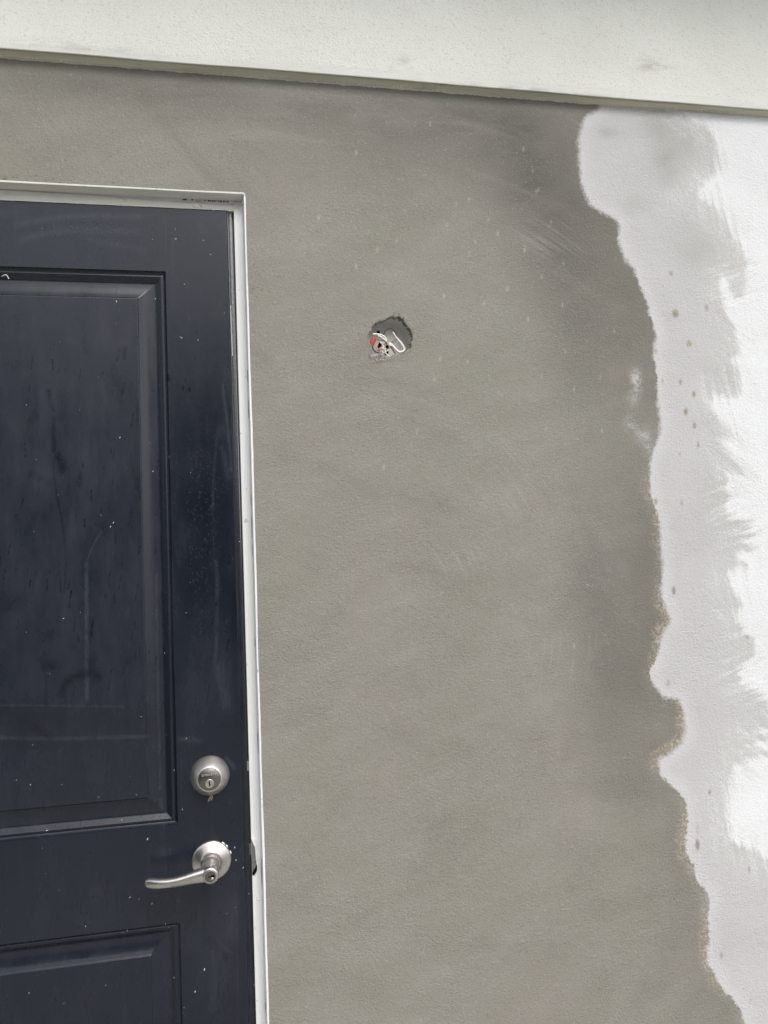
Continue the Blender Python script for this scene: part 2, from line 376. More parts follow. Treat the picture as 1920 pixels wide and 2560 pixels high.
hd = bmesh.new()  # unseen greenery added to darken door reflections, left open to the right
for k in range(520):
    a = random.uniform(-1.35, .42); r0 = random.uniform(10.5, 14)
    crumb(hd, (r0*math.sin(a), -r0*math.cos(a)-1.0, random.uniform(.2, 6.2)*random.uniform(.55, 1)), random.uniform(.5, 1.1), 1)
me = bpy.data.meshes.new('added_hedge'); hd.to_mesh(me); hd.free()
tag(link('added_hedge', me, M['leaf']), 'unseen tall dark evergreens added to darken the door reflections', 'added_hedge')

# ------------------------------------------------------------------ house wall with its coats
damp_line = smooth_poly([(0.6988,2.2754),(0.6949,2.2526),(0.6706,2.2359),(0.6577,2.2127),(0.6514,2.1776),(0.6502,2.1480),(0.6517,2.1284),(0.6562,2.0942),(0.6661,2.0653),(0.6909,2.0493),(0.7162,2.0382),(0.7257,2.0239),(0.7250,1.9894),(0.7325,1.9627),(0.7521,1.9413),(0.7608,1.9121),(0.7744,1.8781),(0.7794,1.8537),(0.7867,1.8221),(0.7881,1.8026),(0.7811,1.7757),(0.7874,1.7373),(0.7847,1.7146),(0.7852,1.6794),(0.7875,1.6393),(0.7807,1.6094),(0.7687,1.5896),(0.7632,1.5673),(0.7596,1.5302),(0.7609,1.5079),(0.7694,1.4732),(0.7751,1.4558),(0.7741,1.4189),(0.7750,1.3919),(0.7755,1.3576),(0.7692,1.3213),(0.7745,1.2991),(0.7839,1.2792),(0.7858,1.2669),(0.7727,1.2506),(0.7687,1.2465),(0.7599,1.2223),(0.7530,1.1997),(0.7392,1.1810),(0.7398,1.1614),(0.7529,1.1409),(0.7665,1.1269),(0.7934,1.1223),(0.7993,1.1016),(0.8028,1.0719),(0.7975,1.0462),(0.7708,1.0256),(0.7505,1.0177),(0.7441,1.0021),(0.7568,0.9752),(0.7772,0.9571),(0.7937,0.9330),(0.7969,0.9101),(0.7933,0.8718),(0.7896,0.8434),(0.8025,0.8195),(0.8096,0.7899),(0.8261,0.7656),(0.8322,0.7489),(0.8251,0.7242),(0.8265,0.6922),(0.8210,0.6643),(0.8213,0.6420),(0.8339,0.6150),(0.8468,0.5911),(0.8671,0.5692),(0.8835,0.5415),(0.8893,0.5210),(0.9158,0.4797)])
coat_line = smooth_poly([(0.8721,2.2785),(0.8678,2.2552),(0.9079,2.2428),(0.9314,2.2239),(0.9430,2.1914),(0.9461,2.1557),(0.9251,2.1316),(0.8963,2.1097),(0.9002,2.0871),(0.9240,2.0756),(0.9523,2.0466),(0.9716,2.0068),(0.9863,1.9795),(0.9921,1.9442),(0.9836,1.9036),(0.9663,1.8930),(0.9515,1.9177),(0.9419,1.9375),(0.9323,1.9172),(0.9354,1.8822),(0.9387,1.8523),(0.9565,1.8326),(0.9599,1.8027),(0.9636,1.7779),(0.9435,1.7667),(0.9533,1.7436),(0.9570,1.6961),(0.9051,1.6998),(0.8922,1.6743),(0.9077,1.6565),(0.9416,1.6181),(0.9072,1.6082),(0.9304,1.5801),(0.9535,1.5480),(0.9457,1.5367),(0.9224,1.5447),(0.9180,1.5019),(0.9175,1.4554),(0.9383,1.4523),(0.9645,1.4453),(0.9622,1.4327),(0.9365,1.4272),(0.9699,1.4219),(0.9271,1.4138),(0.9809,1.3993),(0.9252,1.3863),(0.9489,1.3654),(0.9151,1.3618),(0.9084,1.3446),(0.9146,1.3145),(0.9324,1.2913),(0.9175,1.2772),(0.9343,1.2392),(0.9333,1.2390),(0.9619,1.2138),(0.9448,1.1879),(0.9210,1.1726),(0.9226,1.1424),(0.9548,1.1168),(0.9834,1.0913),(0.9888,1.0607),(0.9272,1.0489),(0.9792,1.0347),(0.9218,1.0261),(0.9770,1.0049),(0.9010,0.9966),(0.8806,0.9443),(0.8735,0.8960),(0.8779,0.8533),(0.9120,0.8367),(0.9300,0.8283),(0.9617,0.7987),(1.0111,0.7505)], 2)
HOLE = np.array(smooth_poly([(0.2724,1.8386),(0.2656,1.8345),(0.2576,1.8311),(0.2482,1.8276),(0.2415,1.8235),(0.2374,1.8182),(0.2352,1.8123),(0.2320,1.8070),(0.2305,1.8017),(0.2309,1.7939),(0.2329,1.7860),(0.2353,1.7809),(0.2351,1.7743),(0.2341,1.7658),(0.2385,1.7613),(0.2417,1.7594),(0.2489,1.7588),(0.2549,1.7615),(0.2629,1.7635),(0.2689,1.7656),(0.2723,1.7676),(0.2789,1.7693),(0.2889,1.7707),(0.2965,1.7758),(0.3053,1.7812),(0.3076,1.7884),(0.3093,1.7964),(0.3103,1.8043),(0.3073,1.8122),(0.3042,1.8188),(0.2998,1.8253),(0.2941,1.8332),(0.2883,1.8377),(0.2817,1.8385)] + [[(0.2724,1.8386),(0.2656,1.8345),(0.2576,1.8311),(0.2482,1.8276),(0.2415,1.8235),(0.2374,1.8182),(0.2352,1.8123),(0.2320,1.8070),(0.2305,1.8017),(0.2309,1.7939),(0.2329,1.7860),(0.2353,1.7809),(0.2351,1.7743),(0.2341,1.7658),(0.2385,1.7613),(0.2417,1.7594),(0.2489,1.7588),(0.2549,1.7615),(0.2629,1.7635),(0.2689,1.7656),(0.2723,1.7676),(0.2789,1.7693),(0.2889,1.7707),(0.2965,1.7758),(0.3053,1.7812),(0.3076,1.7884),(0.3093,1.7964),(0.3103,1.8043),(0.3073,1.8122),(0.3042,1.8188),(0.2998,1.8253),(0.2941,1.8332),(0.2883,1.8377),(0.2817,1.8385)][0]], 3)[:-1])
PALE = [(0.7425,1.7320,0.0106,0.0165,0.7500),(0.7347,1.6919,0.0118,0.0141,0.5000),(0.7263,1.6421,0.0141,0.0165,0.3000),(0.7517,1.6196,0.0165,0.0141,0.4500),(0.7636,1.5946,0.0118,0.0118,0.5000),(0.7466,1.7119,0.0094,0.0165,0.3000),(0.8326,0.7552,0.0193,0.0257,0.3000)]
CLOUD = [(0.8390,2.2278,0.0522,0.0363,0.5000),(0.8343,2.1541,0.0295,0.0454,0.5500),(0.7106,2.2088,0.0204,0.0114,0.4000),(0.8902,1.9784,0.0636,0.0591,0.3500),(0.7626,2.0701,0.0341,0.0204,0.3000),(0.8906,2.1880,0.0363,0.0454,0.4000),(0.9278,1.7434,0.0401,0.0472,0.3500),(0.8974,1.5074,0.0236,0.0472,0.3500),(0.9489,1.4432,0.0283,0.0141,0.3000),(0.9048,0.8407,0.0417,0.0225,0.3000)]
BRIGHT = [(0.9132,2.1182,0.0318,0.0273,0.8000),(0.9481,1.9076,0.0136,0.0295,0.8000),(0.9127,0.9511,0.0193,0.0385,0.6000),(0.8705,2.2554,0.0136,0.0136,0.6000),(0.8435,2.0892,0.0318,0.0204,0.3500)]
SPOT = [(0.8338,1.8562,0.0064,0.0082,1),(0.8296,1.9352,0.0041,0.005,0.7000),(0.9018,1.8689,0.0045,0.0068,0.6000),(0.8588,1.7975,0.005,0.0064,0.8000),(0.7881,1.7818,0.0032,0.005,0.7000),(0.8358,1.7224,0.0033,0.0052,0.8000),(0.7975,1.7235,0.0024,0.0047,0.6000),(0.8626,1.6984,0.0038,0.0061,0.9000),(0.8430,1.6643,0.0042,0.0066,1),(0.8600,1.6377,0.0038,0.0061,0.8000),(0.8655,1.6005,0.0028,0.0057,0.8000),(0.7693,1.4929,0.0038,0.0066,0.8000),(0.8233,1.4891,0.0028,0.0057,0.6000),(0.7962,1.3237,0.0033,0.008,1),(0.8247,1.5827,0.0017,0.0042,0.5000),(0.9447,1.2287,0.0047,0.0033,0.6000),(0.8138,0.8536,0.0039,0.0096,1.2000),(0.7735,1.1525,0.0032,0.0064,0.5000),(0.9166,0.7972,0.0019,0.0064,0.7000),(0.8490,0.6495,0.0029,0.0058,0.6000),(0.8449,0.9460,0.0026,0.0051,0.8000),(0.9032,0.5609,0.0016,0.0051,0.5000),(0.8158,0.8824,0.0032,0.0096,0.3000)]
DRIP = [(0.5398,2.1648),(0.3598,2.2007),(0.5560,2.1227),(0.5653,2.0874),(0.5604,2.0826),(0.4953,1.8952),(0.3833,2.0123),(0.4289,2.0625),(0.4349,1.9813),(0.4233,1.9591),(0.4806,1.9990),(0.5326,1.9702),(0.6079,1.9464),(0.5630,1.9201),(0.4917,1.8942),(0.4465,1.8669),(0.3059,2.0346),(0.2518,1.9595),(0.2203,2.1374),(0.7041,1.8196),(0.6024,1.7782),(0.6705,1.7304),(0.3593,1.7624),(0.7908,2.1845),(0.1493,2.0144),(0.3109,1.6318),(0.7152,1.9591),(0.4629,2.0246),(0.4027,2.0524),(0.3730,1.8780),(0.6162,1.7082),(0.5572,1.6344),(0.5314,1.8384),(0.2128,1.9284),(0.2493,1.5661),(0.5899,1.2331),(0.2865,1.9779),(0.3473,1.7242),(0.4115,1.7587),(0.5531,1.7297),(0.6675,1.6293),(0.6017,1.8663),(0.4782,1.9506),(0.5871,2.0258)]
STREAK = [(0.5151,1.5193),(0.5852,1.9901),(0.4379,1.5716),(0.5708,1.2133),(0.3684,1.3815)]
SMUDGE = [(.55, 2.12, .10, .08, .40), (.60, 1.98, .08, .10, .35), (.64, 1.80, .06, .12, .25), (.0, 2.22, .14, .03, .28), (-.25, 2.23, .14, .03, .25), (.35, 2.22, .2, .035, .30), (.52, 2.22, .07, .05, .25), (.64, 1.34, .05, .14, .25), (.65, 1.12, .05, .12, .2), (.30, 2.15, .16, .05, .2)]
def gauss(px, pz, L, hard=False):
    o = np.zeros(px.shape)
    for x, z, rx, rz, a in L:
        q = ((px-x)/rx)**2 + ((pz-z)/rz)**2
        f = a/(1+np.exp(np.clip((np.sqrt(q)-1)*7, -30, 30))) if hard else a*np.exp(-q*1.1)
        o = np.maximum(o, f) if hard else o+f
    return np.clip(o, 0, 1)
def wall_attrs(V):
    px, pz = V[:, 0].astype(float), V[:, 2].astype(float)
    dpoly = [(-9, 9), (damp_line[0][0], 9)] + damp_line + [(damp_line[-1][0], -9), (-9, -9)]
    near = px > .3
    a = {k: np.zeros(len(V)) for k in ('damp', 'coat', 'brush', 'pale', 'cloud', 'bright', 'spot', 'drip', 'smudge', 'wetedge', 'fringe', 'trowel')}
    a['damp'][:] = -1; a['coat'][:] = -1
    x, z = px[near], pz[near]
    a['damp'][near] = sdist(x, z, [(damp_line[0][0], 9)] + damp_line + [(damp_line[-1][0], -9)]) * np.where(inside(x, z, dpoly), -1, 1)
    cpoly = [(-9, 9), (coat_line[0][0], 9)] + coat_line + [(coat_line[-1][0], -9), (-9, -9)]
    a['coat'][near] = sdist(x, z, [(coat_line[0][0], 9)] + coat_line + [(coat_line[-1][0], -9)]) * np.where(inside(x, z, cpoly), -1, 1)
    a['brush'] = np.clip(np.exp(-((pz-1.46)/.07)**2) + np.exp(-((pz-1.17)/.10)**2) + .7*np.exp(-((pz-1.93)/.07)**2), 0, 1)
    a['pale'] = gauss(px, pz, PALE); a['cloud'] = gauss(px, pz, [(x, z, rx, rz, a_*1.7) for x, z, rx, rz, a_ in CLOUD]); a['bright'] = gauss(px, pz, BRIGHT)
    a['spot'] = gauss(px, pz, SPOT, True)
    a['drip'] = gauss(px, pz, [(x, z, .0018, .0045, .30+.3*random.random()) for x, z in DRIP], True)
    a['smudge'] = gauss(px, pz, [(x, z, rx*1.25, rz*1.25, a_*1.5) for x, z, rx, rz, a_ in SMUDGE])
    a['trowel'] = gauss(px, pz, [(x, z, .07, .05, .75) for x, z in STREAK])
    a['wetedge'] = np.clip(.35 + .9*np.exp(-((pz-1.95)/.2)**2) + .8*np.exp(-((pz-1.28)/.22)**2), 0, 1)
    a['fringe'] = np.clip((1.66-pz)/.2, .05, 1) * np.clip(.75+.5*np.sin(pz*31), .25, 1)
    return a
def lines(*seg):
    out = []
    for a, b, st in seg:
        n = max(1, int(round((b-a)/st))); out += list(np.linspace(a, b, n, endpoint=False))
    return np.array(out + [seg[-1][1]])
BX0, BX1, BZ0, BZ1 = .204, .340, 1.716, 1.866        # rectangle of finer mesh round the electrical hole
xs = lines((-3.2, OPX0, .1), (OPX0, -.44, .06), (-.44, OPX1, .005), (OPX1, BX0, .004), (BX0, BX1, .004), (BX1, .54, .004), (.54, 1.12, .0022), (1.12, 3.6, .1))
zs = lines((0, .48, .08), (.48, BZ0, .003), (BZ0, BZ1, .003), (BZ1, OPZ, .003), (OPZ, 2.274, .003), (2.274, 2.80, .05))
nx, nz = len(xs), len(zs)
X, Z = np.meshgrid(xs, zs)
# trowelled unevenness, a few tenths of a millimetre to a millimetre or two
und = .0006*np.sin(X*9+1.2*np.sin(Z*5))*np.sin(Z*7+.8*np.sin(X*6)) + .0003*np.sin(X*31+Z*17)*np.sin(Z*41-X*13)
V = np.stack([X, YW+und-und*0.0, Z], -1).reshape(-1, 3)
i, j = np.meshgrid(np.arange(nx-1), np.arange(nz-1)); q0 = (j*nx+i).ravel()
Q = np.stack([q0, q0+1, q0+nx+1, q0+nx], 1)
cx = (X[:-1, :-1]+X[1:, 1:]).ravel()/2; cz = (Z[:-1, :-1]+Z[1:, 1:]).ravel()/2
keep = ~((cx > OPX0) & (cx < OPX1) & (cz < OPZ)) & ~((cx > BX0) & (cx < BX1) & (cz > BZ0) & (cz < BZ1))
Q = Q[keep]
# ring patch from the rectangle to the ragged hole, then the broken rim going in
xi0, xi1 = np.searchsorted(xs, BX0-1e-6), np.searchsorted(xs, BX1-1e-6); zi0, zi1 = np.searchsorted(zs, BZ0-1e-6), np.searchsorted(zs, BZ1-1e-6)
ring = [(xi, zi0) for xi in range(xi0, xi1)] + [(xi1, zi) for zi in range(zi0, zi1)] + [(xi, zi1) for xi in range(xi1, xi0, -1)] + [(xi0, zi) for zi in range(zi1, zi0, -1)]
rid = np.array([b*nx+a for a, b in ring]); nr = len(rid)
HC = HOLE.mean(0)
ha = np.arctan2(HOLE[:, 1]-HC[1], HOLE[:, 0]-HC[0]); hr = np.hypot(HOLE[:, 0]-HC[0], HOLE[:, 1]-HC[1]); so = np.argsort(ha); ha, hr = ha[so], hr[so]
ra = np.arctan2(V[rid, 2]-HC[1], V[rid, 0]-HC[0]); rr = np.interp(ra, ha, hr, period=2*math.pi)
rr = rr*(1+.02*rng.standard_normal(nr))
hx, hz = HC[0]+rr*np.cos(ra), HC[1]+rr*np.sin(ra)
VV, QQ = [V], [Q]; prev = rid; base = len(V); K = 14
for k in range(1, K+1):
    f = (k/K)**.8
    px = V[rid, 0]*(1-f)+hx*f; pz = V[rid, 2]*(1-f)+hz*f
    py = YW + V[rid, 1]*0 + und.reshape(-1)[rid]*(1-f) - .0016*np.exp(-((1-f)/.12)**2)*(.4+rng.random(nr)) + (.0012 if k == K else 0)
    VV.append(np.stack([px, py, pz], 1)); cur = base+np.arange(nr); base += nr
    QQ.append(np.stack([prev, np.roll(prev, -1), np.roll(cur, -1), cur], 1)); prev = cur
V = np.concatenate(VV); Q = np.concatenate(QQ)
used = np.unique(Q); remap = np.full(len(V), -1); remap[used] = np.arange(len(used))
V = V[used]; Q = remap[Q]
me = np_mesh('house_wall', V, Q, wall_attrs(V))
wall = link('house_wall', me, M['wall'])
tag(wall, 'grey skim-coated stucco wall with damp dark coat, pale ragged patch and white painted right edge', 'wall')
# broken mortar rim of the hole
VV = []; QQ = []; n = nr
for k, (sc, y) in enumerate(((1.0, YW), (.985, YW+.004), (.99, YW+.009), (1.0, YW+.015))):
    r_ = rr*sc*(1+(.018*rng.standard_normal(n) if k else 0))
    VV.append(np.stack([HC[0]+r_*np.cos(ra), np.full(n, y)+(.0008*rng.standard_normal(n) if k else 0), HC[1]+r_*np.sin(ra)], 1))
for k in range(3):
    a = np.arange(n)+k*n; b = a+n; QQ.append(np.stack([a, np.roll(a, -1), np.roll(b, -1), b], 1))
link('broken_rim', np_mesh('broken_rim', np.concatenate(VV), np.concatenate(QQ), smooth=False), M['mortar'], wall)
b = MB()
for x, z in [(0.2731,1.8390),(0.2791,1.8414),(0.2885,1.8423),(0.2917,1.8384),(0.2967,1.8325),(0.3024,1.8234),(0.3036,1.8208),(0.3075,1.8175),(0.3094,1.8149),(0.3106,1.8123),(0.3075,1.7944),(0.3063,1.7891),(0.2362,1.8057),(0.2337,1.8067)]:
    for _ in range(5): crumb(b.bm, (x+random.gauss(0, .0022), YW-.0004, z+random.gauss(0, .0022)), .0009+.0012*random.random())
o = b.build('rim_crumbs', M['mortar_dark'], wall, False); tag(o, kind='stuff')

# rough plaster lip above and beside the door opening
b = MB()
for _ in range(300):
    if random.random() < .72: x, z = random.uniform(-.42, OPX1+.008), OPZ+.0035+abs(random.gauss(0, .006))
    else: x, z = OPX1+.0035+abs(random.gauss(0, .006)), random.uniform(1.80, OPZ)
    crumb(b.bm, (x, YW+.0002, z), .0006+.0012*random.random()**2, .5)
o = b.build('plaster_crumbs', M['mortar'], wall, False); tag(o, kind='stuff')

# ------------------------------------------------------------------ frieze band above the wall
BZ = 2.2685; BY = YW-.019
band = empty('frieze_band', (0.3, BY, BZ), 'cream white stucco band with speckled dirt projecting above the grey wall', 'band')
bx = lines((-3.2, -.5, .1), (-.5, 1.2, .006), (1.2, 3.6, .1)); wob = .0005*np.sin(bx*7)+.00035*np.sin(bx*23+1)+.00025*np.cumsum(rng.standard_normal(len(bx)))*.25
wob -= np.linspace(wob[0], wob[-1], len(bx))
prof = [(BY+.0016, 0), (BY+.0006, .0003), (BY+.0001, .0011), (BY, .0030)] + [(BY, h) for h in np.arange(.010, .30, .006)] + [(BY, .54)]
VV = np.array([[(x, y, BZ+wb*max(0, 1-h/.05)+h) for x, wb in zip(bx, wob)] for y, h in prof]).reshape(-1, 3)
n = len(bx); i, j = np.meshgrid(np.arange(n-1), np.arange(len(prof)-1)); q = (j*n+i).ravel()
st = gauss(VV[:, 0], VV[:, 2], [(0.8060,2.3352,0.035,0.012,0.5000),(0.2859,2.2908,0.006,0.003,0.8000),(0.7941,2.3462,0.02,0.006,0.4000),(-0.2454,2.2800,0.1200,0.008,0.3000),(0.5062,2.2712,0.1500,0.004,0.4000),(0.6897,2.2662,0.1000,0.004,0.3500),(0.3063,2.3038,0.02,0.01,0.3000)])
link('stucco_face', np_mesh('stucco_face', VV, np.stack([q, q+1, q+n+1, q+n], 1), {'stain': st, 'edge': np.clip(1.25-(VV[:, 2]-BZ)/(.010+.004*np.sin(VV[:, 0]*3)), 0, .9)}), M['band'], band)
prof = [(YW-.0005, -.0030), (YW-.0018, -.0022), (YW-.0060, .0002), (BY+.0098, .0018), (BY+.0088, .0036), (BY+.0082, .0100), (BY+.0032, .0100), (BY+.0026, .0012), (BY+.0016, 0)]
VV = np.array([[(x, y, BZ+wb+h) for x, wb in zip(bx, wob)] for y, h in prof]).reshape(-1, 3)
i, j = np.meshgrid(np.arange(n-1), np.arange(len(prof)-1)); q = (j*n+i).ravel()
um = np_mesh('underside', VV, np.stack([q, q+1, q+n+1, q+n], 1)); um.set_sharp_from_angle(angle=math.radians(40)); link('underside', um, M['reveal'], band)
b = MB()
for x in np.arange(-.42, 1.1, .0035):
    if random.random() < .35: crumb(b.bm, (x, YW-.0012, BZ-.0030+.0006*random.random()), .0008+.0011*random.random(), .8)
o = b.build('caulk_crumbs', M['flake'], band, False); tag(o, kind='stuff')

# ------------------------------------------------------------------ roof eave overhead (outside the picture, shades the band)
eave = empty('roof_eave', (0.3, -.3, 2.80), 'shallow roof eave over the wall with boarded soffit', 'roof')
MB().box(-3.4, 3.8, -.36, .3, 2.806, 2.82).build('soffit_board', M['soffit'], eave, False)
MB().box(-3.4, 3.8, -.385, -.362, 2.78, 2.96, .003).build('fascia', M['trim'], eave)
b = MB(); v = [b.bm.verts.new(p) for p in ((-3.5, -.42, 2.965), (3.9, -.42, 2.965), (3.9, 3.0, 4.2), (-3.5, 3.0, 4.2), (-3.5, -.42, 2.985), (3.9, -.42, 2.985), (3.9, 3.0, 4.22), (-3.5, 3.0, 4.22))]
for f in ((0, 1, 2, 3), (4, 5, 6, 7), (0, 1, 5, 4), (1, 2, 6, 5), (2, 3, 7, 6), (3, 0, 4, 7)): b.bm.faces.new([v[k] for k in f])
b.build('roof_shingles', M['shingle'], eave, False)

# ------------------------------------------------------------------ door frame
FR = empty('door_frame', (-.457, 0, 0), 'white painted door frame with a torn strike edge around the navy door', 'door frame')
def wavy_strip(name, z0, z1, prof, mat, amp, flip=1, x_off=0):
    """vertical strip: prof is list of (x,y); the outer edges waver slightly with height"""
    zz = np.arange(z0, z1+.001, .006); wv = amp*(np.sin(zz*9)+.6*np.sin(zz*27+2)+.5*np.interp(zz, zz, np.convolve(rng.standard_normal(len(zz)), np.ones(4)/4, 'same')))
    VV = np.array([[(x_off+flip*(x+wv_*wt), y, z) for x, y, wt in prof] for z, wv_ in zip(zz, wv)]).reshape(-1, 3)
    n = len(prof); i, j = np.meshgrid(np.arange(n-1), np.arange(len(zz)-1)); q = (j*n+i).ravel()
    me = np_mesh(name, VV, np.stack([q, q+1, q+n+1, q+n], 1)); me.set_sharp_from_angle(angle=math.radians(35))
    return link(name, me, mat, FR)
JP = [(.0000, .040, 0), (.0000, .0045, 0), (.0006, .0036, 0), (.0150, .0032, .3), (.0162, .0040, .3), (.0164, .03, .3)]
wavy_strip('side_jamb', 0.0, 2.0478, JP, M['trim'], .00035)
wavy_strip('side_jamb', 0.0, 2.0478, JP, M['trim'], .00035, -1, -.9135)
FP = [(.0160, .0060, .2), (.0168, .0010, .2), (.0176, -.0205, .4), (.0180, -.0216, .4), (.0204, -.0219, 1), (.0210, -.0212, 1), (.0212, .01, .2)]
wavy_strip('side_stop', 0.0, 2.0500, FP, M['trim'], .00045)
wavy_strip('side_stop', 0.0, 2.0500, FP, M['trim'], .00045, -1, -.9135)
def head_strip(name, prof, mat, x0=-.9300, x1=.0158, amp=.0003, sag=None):
    xx = np.arange(x0, x1+.001, .006); wv = amp*(np.sin(xx*11)+.6*np.sin(xx*31+1))
    VV = np.array([[(x, y, z+w_*wt+(sag(x) if sag and wt else 0)) for y, z, wt in prof] for x, w_ in zip(xx, wv)]).reshape(-1, 3)
    n = len(prof); i, j = np.meshgrid(np.arange(n-1), np.arange(len(xx)-1)); q = (j*n+i).ravel()
    me = np_mesh(name, VV, np.stack([q, q+n, q+n+1, q+1], 1)); me.set_sharp_from_angle(angle=math.radians(35)); return link(name, me, mat, FR)
head_strip('head_jamb', [(.04, 2.0300, 0), (.0045, 2.0300, 0), (.0036, 2.0306, 0), (.0032, 2.0405, 1), (.0060, 2.0412, 1), (.03, 2.0412, 1)], M['trim_warm'], amp=.0004, sag=lambda x: .0062*max(0, min(1, (-.02-x)/.30)) - .0012*max(0, min(1, (x+.10)/.1)))
head_strip('head_stop', [(.0080, 2.0496, .3), (-.0205, 2.0490, .3), (-.0216, 2.0494, .3), (-.0220, 2.0514, 1), (-.0212, 2.0524, 1), (.01, 2.0526, .2)], M['trim_warm'], x1=.0208)
hw = MB().box(-.40, .0150, .0062, .0075, 2.034, 2.0492).build('house_wrap_strip', M['wrap'], FR, False)
b = MB()
for qd in [[(-0.0869,2.0488),(-0.0805,2.0491),(-0.0815,2.0466),(-0.0878,2.0465)],[(-0.0728,2.0489),(-0.0698,2.0490),(-0.0701,2.0467),(-0.073,2.0468)],[(-0.0503,2.0488),(-0.0478,2.0488),(-0.0489,2.0463),(-0.0503,2.0465)],[(-0.0443,2.0489),(-0.0413,2.0488),(-0.0417,2.0461),(-0.0437,2.0462)],[(-0.0405,2.0489),(-0.0388,2.0488),(-0.0379,2.0463),(-0.0397,2.0462)],[(-0.0373,2.0488),(-0.0358,2.0489),(-0.0354,2.0462),(-0.0369,2.0461)],[(-0.0348,2.0488),(-0.0323,2.0488),(-0.0324,2.0461),(-0.0341,2.0460)],[(-0.0313,2.0487),(-0.0278,2.0487),(-0.0299,2.0473),(-0.0314,2.0462)],[(-0.0268,2.0487),(-0.0253,2.0487),(-0.0257,2.0460),(-0.0271,2.0462)],[(-0.0243,2.0486),(-0.0198,2.0487),(-0.0209,2.0461),(-0.0234,2.0460)],[(-0.0186,2.0487),(-0.0163,2.0487),(-0.0154,2.0461),(-0.0179,2.0460)],[(-0.015,2.0488),(-0.0133,2.0488),(-0.014,2.0462),(-0.0153,2.0464)],[(-0.0123,2.0487),(-0.0082,2.0487),(-0.009,2.0460),(-0.0106,2.0462)],[(0.0018,2.0489),(0.0031,2.0488),(0.004,2.0443),(0.0028,2.0447)],[(-0.0657,2.0465),(-0.0558,2.0462),(-0.0558,2.0456),(-0.0657,2.0459)]]: b.plate([(x, z) for x, z in qd], .0058, .0061)
b.build('printed_lettering', M['ink'], hw, False)
# knots and runs in the head paint
b = MB()
for x, z, r in ((-.067, 2.0375, .0055), (-.182, 2.041, .004), (-.056, 2.0370, .003)): b.lathe([(r, -.001), (r*.9, .0004), (r*.7, .0009), (0, .0011)], (x, .0034, z), 20)
b.build('paint_blister', M['trim_warm'], FR)
b = MB()
for _ in range(16):
    crumb(b.bm, (random.uniform(-.40, -.005), .0022, 2.0300), .0005+.0009*random.random(), 1)
for x in (-.0355, -.008, -.24, -.262): crumb(b.bm, (x, .0018, 2.0296), .0018, 1)
tag(b.build('paint_drops', M['flake'], FR, False), kind='stuff')
b = MB()
for x, z in ((.013, 1.745), (.0125, 1.733), (.017, 1.585), (.0165, 1.579), (.004, 1.2), (.0012, .742), (.008, .845), (.0095, .84)): crumb(b.bm, (x, .0030, z), .0009+.001*random.random(), .8)
tag(b.build('paint_nibs', M['flake'], FR, False), kind='stuff')
# torn strike side
MB().plate([(0.0009,0.9412),(0.0055,0.9288),(0.007,0.9157),(0.0069,0.9028),(0.0044,0.8912),(0.0013,0.8830),(-0.0002,0.8821)], .0022, .0050).build('strike_plate', M['plate'], FR)
MB().plate([(0.0067,0.9061),(0.0092,0.8939),(0.0083,0.8876),(0.0042,0.8816),(0.001,0.8811),(0.0011,0.8862),(0.005,0.8923),(0.0071,0.8985)], .0015, .0030).build('splintered_gap', M['black'], FR, False)
for pl in ([(0.0009,0.9422),(0.0058,0.9417),(0.0085,0.9344),(0.0066,0.9276),(0.0039,0.9333)], [(0.0069,0.9168),(0.0082,0.9167),(0.0084,0.9081),(0.0071,0.9071)], [(0.0076,0.9038),(0.0094,0.9037),(0.0101,0.8971),(0.009,0.8908),(0.0088,0.8973)]):
    o = MB().plate(pl, -.0030, .0024).build('paint_flap', M['flake'], FR, False)
# embossed tool marks pressed in the jamb paint
b = MB()
for k in range(11):
    z = .900-k*.0062-(.002 if k % 3 else 0); b.box(.0035, .0088-(k % 3)*.0012, .00295, .0034, z, z+.0009)
    if k % 3 != 1: b.box(.0084-(k % 3)*.0012, .0091-(k % 3)*.0012, .00298, .0034, z+.0009, z+.0042)
b.build('embossed_marks', M['trim'], FR, False)
MB().box(-.9135, 0, .018, .16, 0, .012, .003).build('threshold', M['plate'], FR)
MB().box(-.0030, -.0003, .0085, .045, .02, 2.028).build('weatherstrip', M['rubber'], FR, False)
MB().box(-.910, -.004, .0440, .05, .02, 2.031).build('frame_back', M['black'], FR, False)
# hairline of dirt in the jamb joint
b = MB()
zz = .66
while zz < 1.75:
    L = random.uniform(.006, .05)
    if random.random() < .55: b.box(.0158, .0158+random.uniform(.0002, .0005), .0022, .0036, zz, zz+L)
    zz += L+random.uniform(.004, .06)
tag(b.build('joint_dirt', simple('grey_violet_dirt', (.20, .20, .25), .9), FR, False), kind='stuff')

